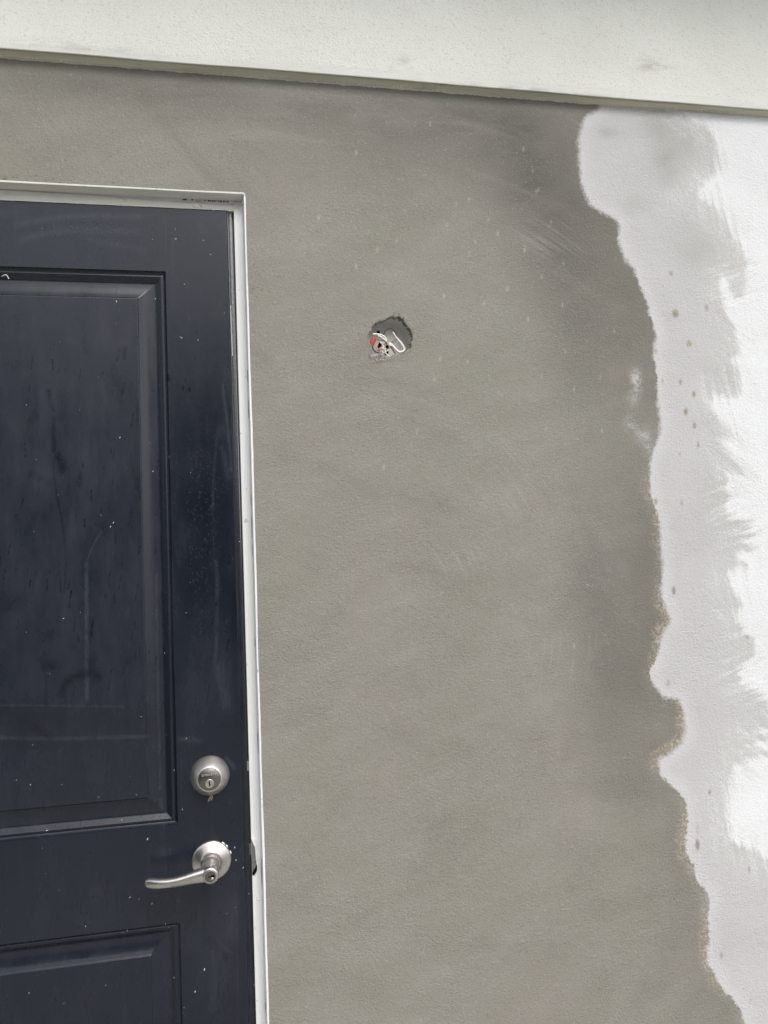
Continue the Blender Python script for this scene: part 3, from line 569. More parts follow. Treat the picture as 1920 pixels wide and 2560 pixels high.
# ------------------------------------------------------------------ the door
DW, DX1, DX0, DZ0, DZ1 = .9135, -.0112, -.9023, .020, 2.0270
PX1, PX0 = -.1186, -.9135+.1186
PAN = [(1.9157-.9377, 1.9157), (.200, .8192)]
door = empty('entry_door', (-.457, 0, 0), 'navy blue two-panel entry door with chalky scuffs and water drips', 'door')
pd = np.array([0, .5, 1.5, 3, 4.8, 5.4, 6.5, 9, 9.8, 11.5, 14, 16, 18, 20, 21, 24, 28, 32, 36, 40, 43, 45.5, 47, 47.6, 48.4, 49.5, 400])/1000
py_ = np.array([0, .9, 2.4, 4.2, 5.6, 5.6, 5.0, 4.6, 5.0, 6.2, 8.0, 9.4, 10.4, 10.7, 10.65, 10.45, 9.95, 9.15, 8.05, 6.65, 5.3, 4.15, 3.45, 2.2, 1.7, 1.65, 1.65])/1000
def depth(x, z):
    o = np.zeros(x.shape)
    for z0, z1 in PAN:
        d = np.minimum(np.minimum(x-PX0, PX1-x), np.minimum(z-z0, z1-z))
        o = np.where(d > 0, np.interp(d, pd, py_), o)
    return o
lip = np.unique(np.concatenate([np.array([0, .5, 1, 1.5, 2.2, 3, 3.9, 4.8, 5.4, 6, 6.5, 7.7, 9, 9.4, 9.8, 10.6, 11.5, 12.8, 14, 15, 16, 17, 18, 19, 20, 21]), np.arange(22, 47, 1.5), np.array([47, 47.6, 48.4, 49.5])]))/1000
xs = np.unique(np.round(np.concatenate([lines((DX0, PX0, .02)), PX0+lip[::2], lines((PX0+.0495, -.44, .02)), lines((-.44, PX1-.0495, .0016)), PX1-lip, lines((PX1, DX1-.002, .0016)), [DX1-.002, DX1-.0012, DX1-.0005, DX1]]), 6))
zl = [lines((DZ0, .200, .02))]
zl += [.200+lip[::2], lines((.2495, .60, .02)), lines((.60, .8192-.0495, .0018)), .8192-lip, lines((.8192, .978, .0018)), .978+lip, lines((1.0275, 1.9157-.0495, .0018)), 1.9157-lip, lines((1.9157, DZ1-.001, .0018)), [DZ1]]
zs = np.unique(np.round(np.concatenate(zl), 6))
nx, nz = len(xs), len(zs); X, Z = np.meshgrid(xs, zs)
Y = depth(X, Z)
Y += np.where(X > DX1-.0021, .0022*((X-(DX1-.002))/.002)**2, 0)            # eased edge
Y += .0004*np.sin(X*14+Z*5)*np.sin(Z*8)
V = np.stack([X, Y, Z], -1).reshape(-1, 3)
vx, vz = V[:, 0].astype(float), V[:, 2].astype(float)
A = {k: np.zeros(len(V)) for k in ('chalk', 'scuff', 'wet', 'dew')}
def stroke(arr, poly, hw, amt, soft=.5):
    P = np.array(poly); pad = hw*3
    mk = (vx > P[:, 0].min()-pad) & (vx < P[:, 0].max()+pad) & (vz > P[:, 1].min()-pad) & (vz < P[:, 1].max()+pad)
    idx = np.nonzero(mk)[0]
    if not len(idx): return
    d = sdist(vx[idx], vz[idx], smooth_poly([tuple(p) for p in poly]) if len(poly) > 2 else poly)
    f = amt*np.clip((1-d/hw)/soft+.5*(soft < 1), 0, 1) if soft < 1 else amt*np.exp(-(d/hw)**2*1.3)
    arr[idx] = np.maximum(arr[idx], f)
for poly, hw_, am in [([(-0.3119,1.7055),(-0.3071,1.6820),(-0.3036,1.6544),(-0.3052,1.6269),(-0.3047,1.6049)],0.0045,0.6000),([(-0.2992,1.5966),(-0.2942,1.5856),(-0.2918,1.5746)],0.007,0.7500),([(-0.3403,1.5672),(-0.3290,1.5616)],0.007,0.5000),([(-0.3043,1.5994),(-0.3059,1.5721),(-0.3013,1.5310),(-0.2966,1.5037)],0.0015,0.3500),([(-0.2966,1.5031),(-0.2907,1.4622),(-0.2894,1.4134),(-0.2920,1.3677)],0.0015,0.3500),([(-0.2960,1.8379),(-0.2947,1.8365)],0.009,0.3000),([(-0.3578,1.5865),(-0.3496,1.6409),(-0.3593,1.6820)],0.01,0.2000),([(-0.3393,1.6546),(-0.3263,1.6820)],0.008,0.2500),([(-0.2993,1.2026),(-0.2915,1.2206),(-0.2787,1.2304),(-0.2556,1.2369),(-0.2404,1.2278)],0.008,0.7000),([(-0.3201,1.2517),(-0.3101,1.2497)],0.009,0.7500),([(-0.3548,1.1672),(-0.3351,1.1499),(-0.3153,1.1339)],0.01,0.7500),([(-0.3203,1.2358),(-0.3220,1.2042),(-0.3237,1.1674)],0.003,0.5000),([(-0.3921,1.1362),(-0.3179,1.1275),(-0.2420,1.1240),(-0.1644,1.1230)],0.012,0.3500),([(-0.3917,1.1752),(-0.3174,1.1669),(-0.1640,1.1445)],0.03,0.4000),([(-0.3131,1.3071),(-0.3120,1.2964)],0.007,0.4000),([(-0.3402,1.3539),(-0.3332,1.3162),(-0.3288,1.2628)],0.012,0.2000),([(-0.3752,1.3556),(-0.3527,1.3598)],0.014,0.2500),([(-0.1147,1.2222),(-0.1158,1.1137)],0.012,0.2500),([(-0.0916,1.4139),(-0.0915,1.3031)],0.012,0.2000),([(-0.013,1.3827),(-0.0204,1.1059)],0.01,0.3000),([(-0.0446,1.0206),(-0.0479,1.0014)],0.004,0.5000),([(-0.0316,0.9858),(-0.0319,0.9747)],0.004,0.8000),([(-0.0206,0.9792),(-0.0204,0.9652)],0.003,0.6000),([(-0.0493,0.9460),(-0.05,0.9405)],0.004,0.9000),([(-0.058,0.9857),(-0.0573,0.9579)],0.003,0.5000),([(-0.0152,0.8675),(-0.0241,0.6443)],0.011,0.4000),([(-0.1185,1.7331),(-0.1173,1.7245)],0.004,0.9000),([(-0.2635,1.5659),(-0.2664,1.5467)],0.005,0.4000),([(-0.1718,1.5559),(-0.1747,1.5421)],0.004,0.3500),([(-0.1983,1.7777),(-0.2013,1.7607)],0.003,0.5000),([(-0.1889,1.7806),(-0.1906,1.7636)],0.004,0.5000)]: stroke(A['wet'], poly, hw_*1.05, am*.85, .9 if hw_ < .004 else 1)
for poly, hw_, am in [([(-0.2567,1.4175),(-0.2574,1.3390),(-0.2586,1.2585),(-0.2589,1.1917)],0.003,0.5000),([(-0.2567,1.4175),(-0.2499,1.4363),(-0.2392,1.4578),(-0.2313,1.4685)],0.0012,0.4000),([(-0.3915,1.1934),(-0.3172,1.1875),(-0.2565,1.1822),(-0.2025,1.1775)],0.0012,0.4500),([(-0.3920,1.1419),(-0.3178,1.1341),(-0.2420,1.1293),(-0.1643,1.1257)],0.003,0.4000),([(-0.1457,1.3939),(-0.1468,1.2788),(-0.1469,1.1431),(-0.1465,1.0357)],0.002,0.3000),([(-0.3587,1.9874),(-0.3199,1.9976),(-0.2543,2.0078),(-0.1604,2.0107)],0.006,0.3500),([(-0.3513,1.9624),(-0.2941,1.9789),(-0.2281,1.9832),(-0.1663,1.9844)],0.007,0.2800),([(-0.2417,1.9669),(-0.2018,1.9599),(-0.1534,1.9503)],0.005,0.2200),([(-0.3841,2.0059),(-0.3456,2.0134)],0.01,0.1500),([(-0.0266,1.7164),(-0.0246,1.6847),(-0.0212,1.6531),(-0.0182,1.6101),(-0.0165,1.5673)],0.0025,0.5500),([(-0.0371,1.6303),(-0.0285,1.6417),(-0.0204,1.6330)],0.008,0.3000),([(-0.0321,1.6074),(-0.0233,1.5731),(-0.0196,1.5559)],0.005,0.4000),([(-0.04,1.6246),(-0.0477,1.5394),(-0.0486,1.4999)],0.002,0.3500),([(-0.0117,2.0206),(-0.0101,1.9970),(-0.013,1.9703)],0.0015,0.5000),([(-0.0051,1.9176),(-0.0051,1.8414)],0.0015,0.9000),([(-0.1170,2.0215),(-0.1173,1.9140)],0.0007,0.2200),([(-0.1050,1.9754),(-0.1090,1.8536)],0.003,0.1000),([(-0.1184,1.4205),(-0.1190,1.3321),(-0.1187,1.2225)],0.0012,0.3000),([(-0.0059,1.4954),(-0.0103,1.3826),(-0.0111,1.2987)],0.0022,0.4000),([(-0.0471,1.2315),(-0.0424,1.2036),(-0.0352,1.1674)],0.01,0.3000),([(-0.0453,1.4121),(-0.0461,1.3284),(-0.0526,1.2318)],0.003,0.3000),([(-0.1157,1.1164),(-0.1011,1.1165),(-0.0798,1.1121)],0.004,0.4000),([(-0.0374,1.0800),(-0.0243,1.0625)],0.003,0.4000),([(-0.0266,0.8578),(-0.0272,0.7864),(-0.0295,0.6451)],0.0012,0.2500),([(-0.0642,0.7911),(-0.0456,0.7669),(-0.0348,0.7600)],0.0015,0.2500),([(-0.0676,0.7643),(-0.0645,0.7232),(-0.0713,0.6701)],0.004,0.1800),([(-0.1206,0.8199),(-0.1215,0.6586)],0.001,0.3000),([(-0.0285,0.8415),(-0.0368,0.7876)],0.01,0.2000),([(-0.1460,1.0191),(-0.1450,1.0053)],0.003,0.3500)]: stroke(A['scuff'], poly, hw_, am*.40, .8 if hw_ < .004 else 1)
for x, z, L in [(-0.1083,1.9128,0.0057),(-0.059,1.9261,0.0071),(-0.0428,1.9281,0.0034),(-0.033,1.8729,0.0071),(-0.0502,1.8288,0.0141),(-0.0673,1.8111,0.0057),(-0.0745,1.8602,0.0042),(-0.0726,1.7635,0.0057),(-0.09,1.7232,0.0062),(-0.093,1.7118,0.0085),(-0.0835,1.7090,0.0057),(-0.0111,1.7193,0.0071),(-0.0137,1.6732,0.017),(-0.2218,1.7225,0.0127),(-0.2250,1.7365,0.0057),(-0.2312,1.6819,0.0085),(-0.1779,1.6566,0.0226),(-0.1786,1.7185,0.0085),(-0.1902,1.7100,0.0226),(-0.2610,1.7349,0.017),(-0.2947,1.7402,0.0113),(-0.2843,1.7403,0.0085),(-0.3049,1.7512,0.0198),(-0.3357,1.7537,0.0198),(-0.3578,1.8309,0.0113),(-0.3566,1.8226,0.0057),(-0.3418,1.7081,0.0085),(-0.3592,1.6916,0.0085),(-0.3046,1.6132,0.0085),(-0.3500,1.6082,0.0226),(-0.2594,1.5796,0.0057),(-0.2114,1.5594,0.0254),(-0.1546,1.5472,0.0099),(-0.1392,1.5805,0.017),(-0.1657,1.5280,0.0198),(-0.2472,1.5298,0.017),(-0.3535,1.5187,0.017),(-0.2320,1.5047,0.0085),(-0.2146,1.6039,0.0113),(-0.0113,1.5529,0.0057),(-0.3852,1.5586,0.0042),(-0.3774,1.6656,0.0028),(-0.2343,1.8491,0.0028),(-0.3084,1.7776,0.0028),(-0.3126,1.9203,0.004),(-0.3563,1.9201,0.0034),(-0.2132,1.9657,0.0051),(-0.0361,2.0062,0.004),(-0.2583,1.4830,0.0141),(-0.2716,1.4916,0.0113),(-0.3567,1.4501,0.0051),(-0.1539,1.4522,0.0099),(-0.1463,1.4326,0.0085),(-0.1540,1.4080,0.017),(-0.1711,1.4280,0.0283),(-0.1741,1.3677,0.0339),(-0.2014,1.3826,0.0254),(-0.2197,1.3834,0.0339),(-0.2467,1.3115,0.0311),(-0.2463,1.2604,0.0254),(-0.2714,1.2954,0.0141),(-0.2807,1.3591,0.0254),(-0.2829,1.3834,0.017),(-0.2969,1.3867,0.0311),(-0.3131,1.4063,0.0113),(-0.3172,1.3849,0.0226),(-0.3342,1.3991,0.0113),(-0.3500,1.3810,0.0226),(-0.3436,1.3861,0.0113),(-0.3822,1.4038,0.017),(-0.3849,1.3826,0.0198),(-0.3894,1.4254,0.017),(-0.3659,1.4098,0.0057),(-0.3730,1.4461,0.0226),(-0.3631,1.3231,0.0141),(-0.3428,1.3487,0.017),(-0.2093,1.4541,0.0141),(-0.2252,1.3646,0.0113),(-0.2123,1.3558,0.017),(-0.1817,1.3107,0.017),(-0.1702,1.2964,0.0113),(-0.1746,1.2695,0.0254),(-0.1801,1.2590,0.0141),(-0.1575,1.2685,0.0113),(-0.1473,1.3417,0.0113),(-0.1481,1.3061,0.0141),(-0.1474,1.2488,0.0141),(-0.1600,1.1846,0.0141),(-0.2197,1.2318,0.0141),(-0.2238,1.2133,0.017),(-0.2777,1.2090,0.017),(-0.0519,1.3676,0.0057),(-0.0457,1.3423,0.0113),(-0.0547,1.3094,0.0099),(-0.0565,1.2915,0.0057),(-0.0343,1.3585,0.0042),(-0.0233,1.4140,0.017),(-0.0299,1.2664,0.0127),(-0.0225,1.4661,0.0034),(-0.0616,1.1967,0.017),(-0.085,1.1765,0.0141),(-0.0483,1.1848,0.0127),(-0.0342,1.2031,0.0127),(-0.0198,1.2021,0.0085),(-0.0647,1.1777,0.017),(-0.0586,1.4294,0.0141),(-0.0283,1.2746,0.0057),(-0.0136,1.1548,0.0113),(-0.2793,1.1006,0.0198),(-0.2667,1.0943,0.0339),(-0.2956,1.1099,0.017),(-0.2271,1.0988,0.017),(-0.2347,1.1021,0.017),(-0.1930,1.0587,0.0339),(-0.1934,1.1066,0.0085),(-0.2224,1.0719,0.0141),(-0.2534,1.1011,0.0042),(-0.1498,1.0655,0.017),(-0.1427,1.0943,0.0141),(-0.1410,1.1117,0.0057),(-0.1489,1.0466,0.0085),(-0.1358,1.0454,0.0141),(-0.1719,1.0728,0.017),(-0.3825,1.1095,0.0113),(-0.3827,1.0939,0.0141),(-0.3646,1.0561,0.017),(-0.3424,1.0566,0.0198),(-0.3888,1.0958,0.0113),(-0.2301,1.0700,0.0085),(-0.0114,1.2876,0.0071),(-0.0175,1.0619,0.0113),(-0.0414,1.1349,0.0113),(-0.2590,1.1864,0.0127),(-0.3651,1.0507,0.0253),(-0.3552,1.0338,0.0169),(-0.3422,1.0592,0.0169),(-0.1938,1.0455,0.0141),(-0.1530,1.0088,0.0141),(-0.3692,1.0271,0.0141),(-0.3509,0.9590,0.0141),(-0.3485,0.9508,0.0169),(-0.3129,0.9443,0.0169),(-0.3053,0.9355,0.0338),(-0.2898,0.9471,0.0113),(-0.2574,0.9463,0.0225),(-0.1918,0.9379,0.0039),(-0.1710,0.9152,0.0253),(-0.1524,0.9064,0.0084),(-0.1350,0.9031,0.0169),(-0.1295,0.9352,0.0309),(-0.2332,0.9060,0.0253),(-0.2294,0.9002,0.0197),(-0.2411,0.9043,0.0141),(-0.2323,0.8818,0.0169),(-0.3452,0.9029,0.0338),(-0.2857,0.8668,0.0169),(-0.2716,0.8625,0.0197),(-0.2641,0.8496,0.0084),(-0.2669,0.8353,0.0127),(-0.2564,0.8420,0.0225),(-0.3090,0.8511,0.0338),(-0.3106,0.8302,0.0169),(-0.2812,0.8239,0.0084),(-0.1661,0.8228,0.0225),(-0.1742,0.8185,0.0113),(-0.2203,0.7445,0.0169),(-0.2126,0.7381,0.0338),(-0.1941,0.7435,0.0169),(-0.1957,0.7278,0.0169),(-0.3681,0.7646,0.0309),(-0.3147,0.7130,0.0253),(-0.1741,0.6902,0.0281),(-0.0921,0.8245,0.0225),(-0.0989,0.8227,0.0253),(-0.1059,0.8154,0.0169),(-0.046,0.7533,0.0113),(-0.0383,0.7823,0.0141),(-0.0582,0.7034,0.0253),(-0.0901,0.6809,0.0253),(-0.0431,0.7040,0.0141),(-0.0336,0.8586,0.0084),(-0.0388,0.8153,0.0169),(-0.0551,0.8282,0.0056),(-0.0324,0.7433,0.0141),(-0.2087,0.9572,0.0084),(-0.2546,0.8764,0.0056),(-0.3652,0.9184,0.0056),(-0.1532,0.7406,0.0169),(-0.1546,0.6715,0.0169),(-0.2664,0.7824,0.007),(-0.2728,0.7819,0.0056),(-0.3617,0.7832,0.0098),(-0.3184,0.8168,0.0045),(-0.2980,0.8160,0.0039),(-0.3123,0.9908,0.0045),(-0.2917,0.9895,0.0028),(-0.2736,0.9936,0.007),(-0.2579,0.9969,0.0034),(-0.2449,0.9902,0.0023),(-0.1895,0.9892,0.0056),(-0.1788,0.9917,0.0045),(-0.1760,0.9974,0.0028),(-0.1614,0.9905,0.0028),(-0.1479,0.9946,0.007),(-0.1256,0.7773,0.0084),(-0.2700,0.7118,0.0169),(-0.2344,0.6805,0.0141)]:
    wd = random.choice([.0004, .0006, .0008, .0012]); z0 = z+L/2; sl = random.uniform(-.03, .22)
    k = 0
    while k < L:
        seg = min(random.uniform(.0015, .006), L-k)
        stroke(A['wet'], [(x-sl*k, z0-k), (x-sl*(k+seg), z0-k-seg)], wd*random.uniform(.6, 1.2)+.0003, random.uniform(.25, .8), .5); k += seg+random.uniform(.0002, .0022)
for _ in range(90):                                                         # more of them, fainter
    x, z, L = random.uniform(-.40, -.02), random.uniform(.62, 1.93), random.uniform(.004, .03)
    stroke(A['wet'], [(x, z), (x-.12*L, z-L)], random.uniform(.0007, .0013), random.uniform(.12, .35), .6)
d1 = np.minimum(np.minimum(vx-PX0, PX1-vx), np.minimum(vz-.978, 1.9157-vz))
A['chalk'] = np.clip(.22*(d1 > .02) + .30*gauss(vx, vz, [(-.30, 1.62, .22, .22, 1), (-.25, 1.30, .25, .2, .8), (-.2, 1.80, .2, .1, .5)]) + .35*gauss(vx, vz, [(-.05, .80, .06, .12, 1), (-.22, .86, .2, .08, .6), (-.06, 1.20, .05, .06, .7), (-.25, .72, .2, .10, .5)]), 0, 1)
A['dew'] = np.clip(gauss(vx, vz, [(-.062, 1.47, .040, .17, 1), (-.075, 1.38, .02, .12, .8), (-.26, 1.985, .10, .022, .9)]), 0, 1)
A['wet'] = np.clip(A['wet'] + .30*gauss(vx, vz, [(-.06, 1.60, .04, .16, 1), (-.062, 1.45, .035, .12, .6)]), 0, 1)
i, j = np.meshgrid(np.arange(nx-1), np.arange(nz-1)); q = (j*nx+i).ravel(); Q = np.stack([q, q+1, q+nx+1, q+nx], 1)
cx = ((X[:-1, :-1]+X[1:, 1:])/2).ravel(); cz = ((Z[:-1, :-1]+Z[1:, 1:])/2).ravel()
def region(name, mk, label=None):
    qq = Q[mk]; u = np.unique(qq); rm = np.full(len(V), -1); rm[u] = np.arange(len(u))
    o = link(name, np_mesh(name, V[u], rm[qq], {k: a[u] for k, a in A.items()}), M['door'], door)
    if label: o['label'] = label
    return o
region('stile', cx > PX1, 'right stile carrying the locks'); region('stile', cx < PX0)
mid = (cx > PX0) & (cx < PX1)
region('top_rail', mid & (cz > 1.9157)); region('lock_rail', mid & (cz > .8192) & (cz < .978)); region('bottom_rail', mid & (cz < .200))
for z0, z1 in PAN:
    inp = mid & (cz > z0) & (cz < z1); d = np.minimum(np.minimum(cx-PX0, PX1-cx), np.minimum(cz-z0, z1-cz))
    mo = region('panel_moulding', inp & (d < .0195)); pn = region('panel', inp & (d >= .0195))
    if z0 > .9: pn['label'] = 'tall upper panel with smears and a pale vertical scratch'
# body and edge of the slab
MB().box(DX0, DX1-.0005, .0185, .044, DZ0, DZ1-.0005).build('door_core', M['edge'], door, False)
b = MB(); b.box(DX1+.0002, -.0034, .0034, .040, DZ0, DZ1-.001, .0012); b.box(DX1-.0012, DX1+.0012, .0026, .016, DZ0, DZ1-.001, .0003)
b.build('edge_cap', M['edge'], door)
b = MB()
for x, z, ang, L in [(-0.2011,1.8607,0,7),(-0.1376,1.8701,20,5),(-0.0417,1.9481,10,4),(-0.0878,1.8937,60,5),(-0.0671,1.7958,60,4),(-0.0211,1.8440,60,4),(-0.1997,1.6268,40,7),(-0.2632,1.6742,0,2),(-0.1519,1.6191,0,2),(-0.1480,1.5695,40,6),(-0.0849,1.5650,0,3),(-0.2322,1.7303,0,2),(-0.1004,1.9735,80,7),(-0.0537,1.9731,60,5),(-0.1394,1.9711,0,2),(-0.3324,1.5911,0,2),(-0.3467,1.6826,80,4),(-0.2927,1.7898,0,1.5000),(-0.0965,1.8006,60,4),(-0.0938,1.7992,60,4),(-0.1201,1.5923,0,3),(-0.0952,1.7991,30,3),(-0.2176,1.4763,35,6),(-0.2127,1.4830,35,6),(-0.2938,1.3275,70,5),(-0.2669,1.3363,0,2),(-0.3515,1.3085,0,2),(-0.1352,1.2603,0,3),(-0.0897,1.3777,0,2),(-0.0976,1.3268,0,2),(-0.3478,1.0636,0,4),(-0.3434,1.1262,0,2),(-0.3686,1.0727,0,3),(-0.3158,1.2389,0,2),(-0.1019,1.1174,0,4),(-0.2321,1.4959,0,3),(-0.3376,1.4724,60,3),(-0.0059,1.4444,60,4),(-0.3000,1.0592,0,2),(-0.2435,1.0337,0,2),(-0.1844,1.0326,40,3),(-0.1235,1.0658,0,3),(-0.1742,1.1587,30,3),(-0.1628,0.8553,20,5),(-0.0819,0.7396,10,10),(-0.1677,0.9597,20,9),(-0.3244,0.9878,70,6),(-0.2086,0.9919,0,4),(-0.0433,0.8249,0,3),(-0.0287,0.8333,0,2),(-0.1421,0.8201,0,3),(-0.2033,0.8141,0,3),(-0.2099,0.8128,0,3),(-0.2669,0.8322,0,4),(-0.2374,0.7349,0,3),(-0.3017,0.7158,30,4),(-0.3260,0.9218,0,2),(-0.0145,0.8965,30,6),(-0.0059,0.8526,0,4),(-0.1312,0.7296,0,3),(-0.1156,0.6832,0,2),(-0.0976,0.7061,15,7),(-0.1112,1.0020,20,5),(-0.3477,1.0632,30,4),(-0.2429,1.0343,0,2),(-0.0017,0.7037,0,3),(-0.1971,0.8696,40,5),(-0.3534,0.7392,40,4),(-0.1826,0.8647,0,3),(-0.3059,0.8931,0,1.5000),(-0.0275,0.9312,10,7),(-0.0258,0.9102,10,6)]:
    r = L*.8/2.44/1.45/1000
    dx, dz = math.sin(math.radians(ang)), math.cos(math.radians(ang)); yy = float(depth(np.array([x]), np.array([z]))[0])
    b.tube([(x-dx*r*.8, yy-.0004, z-dz*r*.8), (x+dx*r*.1+.0003, yy-.0007, z), (x+dx*r*.8, yy-.0003, z+dz*r*.8)], min(.0005, r*.27)+.0001, 6)
for _ in range(60):
    x, z = random.uniform(-.42, -.012), random.uniform(.62, 2.02); yy = float(depth(np.array([x]), np.array([z]))[0])
    crumb(b.bm, (x, yy, z), random.choice([.0002, .0003, .0004]), .7)
tag(b.build('paint_flecks', M['speck'], door, False), kind='stuff')
b = MB()
for z, L in ((1.86, .09),): b.tube([(-.0098, .0030, z), (-.0094, .0028, z-L*.5), (-.0090, .0032, z-L)], .0005, 6)
b.build('bare_scratch', M['speck'], door)

# ------------------------------------------------------------------ deadbolt
ND = 72
c = (-.0650, 0, 1.0537)
db = empty('deadbolt', c); db.parent = door; db.matrix_parent_inverse = Matrix.Translation(-WLOC(door))
def sub(b, name, mat, parent, **k): return b.build(name, mat, parent, **k)
DBP = MB().lathe([(.0325, -.001), (.0325, .0012), (.0323, .0036), (.0316, .0066), (.0300, .0106), (.0278, .0148), (.0252, .0188), (.0228, .0220), (.0212, .0238), (.0203, .0248), (.0190, .0256), (.0184, .0256), (.0182, .0249), (.0, .0249)], c, ND).build('rose', M['nickel_rose'], db, ang=50)
MB().lathe([(.0181, .0240), (.0181, .0253), (.0177, .0257), (.0, .0257)], c, ND).build('cylinder_face', M['nickel_dark'], db, ang=50)
k = (c[0]+.0002, 0, c[2]-.0068)
MB().lathe([(.0070, .0256), (.0070, .0262), (.0066, .0265), (.0060, .0264), (.0058, .0260), (0, .0260)], k, 40).build('key_plug', M['nickel'], db, ang=50)
b = MB(); b.box(k[0]-.0010, k[0]+.0008, -.0262, -.0255, k[2]-.0050, k[2]+.0042, .0002, 1); b.box(k[0]-.0019, k[0]+.0003, -.02625, -.0255, k[2]+.0004, k[2]+.0022); b.box(k[0]-.0002, k[0]+.0017, -.02623, -.0255, k[2]-.0028, k[2]-.0008)
b.build('keyway', M['black'], db, False)
cu = bpy.data.curves.new('lettering', 'FONT'); cu.body = 'DYNASTY'; cu.size = .0050; cu.align_x = 'CENTER'; cu.align_y = 'CENTER'; cu.extrude = .00006; cu.offset = .00006; cu.space_character = 1.08
tob = bpy.data.objects.new('lettering_source', cu); COL.objects.link(tob); bpy.context.view_layer.update()
tm = bpy.data.meshes.new_from_object(tob.evaluated_get(bpy.context.evaluated_depsgraph_get())); bpy.data.objects.remove(tob)
tm.transform(Matrix.Translation((c[0]-.0005, -.02580, c[2]+.0075)) @ Matrix.Rotation(math.radians(-3), 4, 'Y') @ Matrix.Rotation(math.radians(90), 4, 'X'))
link('lettering', tm, M['etched'], db)
MB().box(c[0]-.0006, c[0]+.0006, -.0261, -.0256, c[2]+.0155, c[2]+.0178, .0002, 1).build('index_notch', M['etched'], db, False)

# ------------------------------------------------------------------ lever handle
c = (-.0655, 0, .9140)
lh = empty('lever_handle', c); lh.parent = door; lh.matrix_parent_inverse = Matrix.Translation(-WLOC(door))
MB().lathe([(.0325, -.001), (.0325, .0015), (.0321, .0030), (.0310, .0042), (.0280, .0058), (.0220, .0082), (.0178, .0108), (.0158, .0132), (.0150, .0152), (.0143, .0160), (.0122, .0160), (.0, .0160)], c, ND).build('rosette', M['nickel'], lh, ang=45)
MB().lathe([(.0128, .0140), (.0128, .0500), (.0130, .0585), (.0135, .0620), (.0128, .0650), (.0112, .0668), (.0096, .0672), (.0, .0672)], c, ND).build('lever_neck', M['nickel'], lh, ang=45)
# lever arm: elliptical sections swept from the hub, easing back toward the door at its tip
bm = bmesh.new(); rings = []
ST = [(.010, .0006, .0125, .0085, -.0560), (.000, .0004, .0124, .0092, -.0570), (-.008, .0000, .0118, .0094, -.0570), (-.016, -.0008, .0108, .0090, -.0570), (-.026, -.0020, .0097, .0082, -.0575), (-.040, -.0040, .0082, .0074, -.0580), (-.054, -.0058, .0073, .0070, -.0580), (-.066, -.0066, .0071, .0070, -.0570), (-.078, -.0068, .0074, .0072, -.0550), (-.088, -.0066, .0079, .0074, -.0520), (-.095, -.0064, .0079, .0072, -.0490), (-.0995, -.0063, .0068, .0062, -.0475), (-.1018, -.0063, .0046, .0044, -.0468), (-.1026, -.0063, .0016, .0018, -.0466)]
S2 = []
for a, b_ in zip(ST, ST[1:]):
    for t_ in (0, .5): S2.append(tuple(p+(q_-p)*t_ for p, q_ in zip(a, b_)))
S2.append(ST[-1])
for dx, dz, hz, hy, y in S2:
    rg = []
    for kk in range(28):
        an = 2*math.pi*kk/28; ca, sa = math.cos(an), math.sin(an); e = .78
        rg.append(bm.verts.new((c[0]+dx, y+hy*math.copysign(abs(ca)**e, ca), c[2]+dz+hz*math.copysign(abs(sa)**e, sa))))
    rings.append(rg)
for a, b_ in zip(rings, rings[1:]):
    for kk in range(28): bm.faces.new((a[kk], a[(kk+1) % 28], b_[(kk+1) % 28], b_[kk]))
bm.faces.new(rings[0]); bm.faces.new(rings[-1][::-1]); bmesh.ops.recalc_face_normals(bm, faces=bm.faces)
me = bpy.data.meshes.new('lever'); bm.to_mesh(me); bm.free(); me.shade_smooth(); link('lever', me, M['nickel'], lh)
MB().lathe([(.0098, .0660), (.0098, .0684), (.0094, .0692), (.0086, .0692), (.0083, .0684), (.0, .0684)], c, 56).build('cylinder_ring', M['nickel'], lh, ang=45)
MB().lathe([(.0081, .0680), (.0081, .0687), (.0078, .0690), (0, .0690)], c, 48).build('key_plug', M['nickel_dark'], lh, ang=45)
b = MB(); b.box(c[0]-.0034, c[0]+.0066, -.0694, -.0688, c[2]-.0010, c[2]+.0010, .0003, 1); b.box(c[0]+.0012, c[0]+.0066, -.0695, -.0688, c[2]+.0002, c[2]+.0026, .0003, 1)
b.build('keyway', M['black'], lh, False)
MB().lathe([(.0022, .0688), (.0021, .0694), (.0012, .0699), (0, .0700)], (c[0]+.0030, 0, c[2]-.0030), 20).build('key_pin', M['etched'], lh)
b = MB()
for kk in range(14):
    an = math.radians(35+random.uniform(-25, 25)); rr_ = .0328
    crumb(b.bm, (c[0]+rr_*math.cos(an), -.0012, c[2]+rr_*math.sin(an)), .0008+.0009*random.random(), .6)
tag(b.build('paint_crumbs', M['speck'], lh, False), kind='stuff')
# bolts showing in the gap
x, z = (-0.0037,1.0616)
b = MB(); b.box(-.0068, .004, .0068, .026, z-.0078, z+.0078, .0006); b.box(-.0069, .004, .0060, .010, z+.0046, z+.0080, .0005); o = b.build('bolt', M['steel'], door); o['label'] = 'deadbolt tongue showing in the gap'
x, z = (-0.0022,0.9227)
b = MB(); b.box(-.0066, .0030, .0060, .024, z-.0100, z+.0100, .0018); b.box(-.0070, .0028, .0046, .010, z-.0028, z+.0004, .0004); b.box(-.0068, .0028, .0052, .010, z+.0060, z+.0066, .0002)
o = b.build('bolt', M['nickel_dark'], door); o['label'] = 'spring latch showing in the gap above the torn jamb'

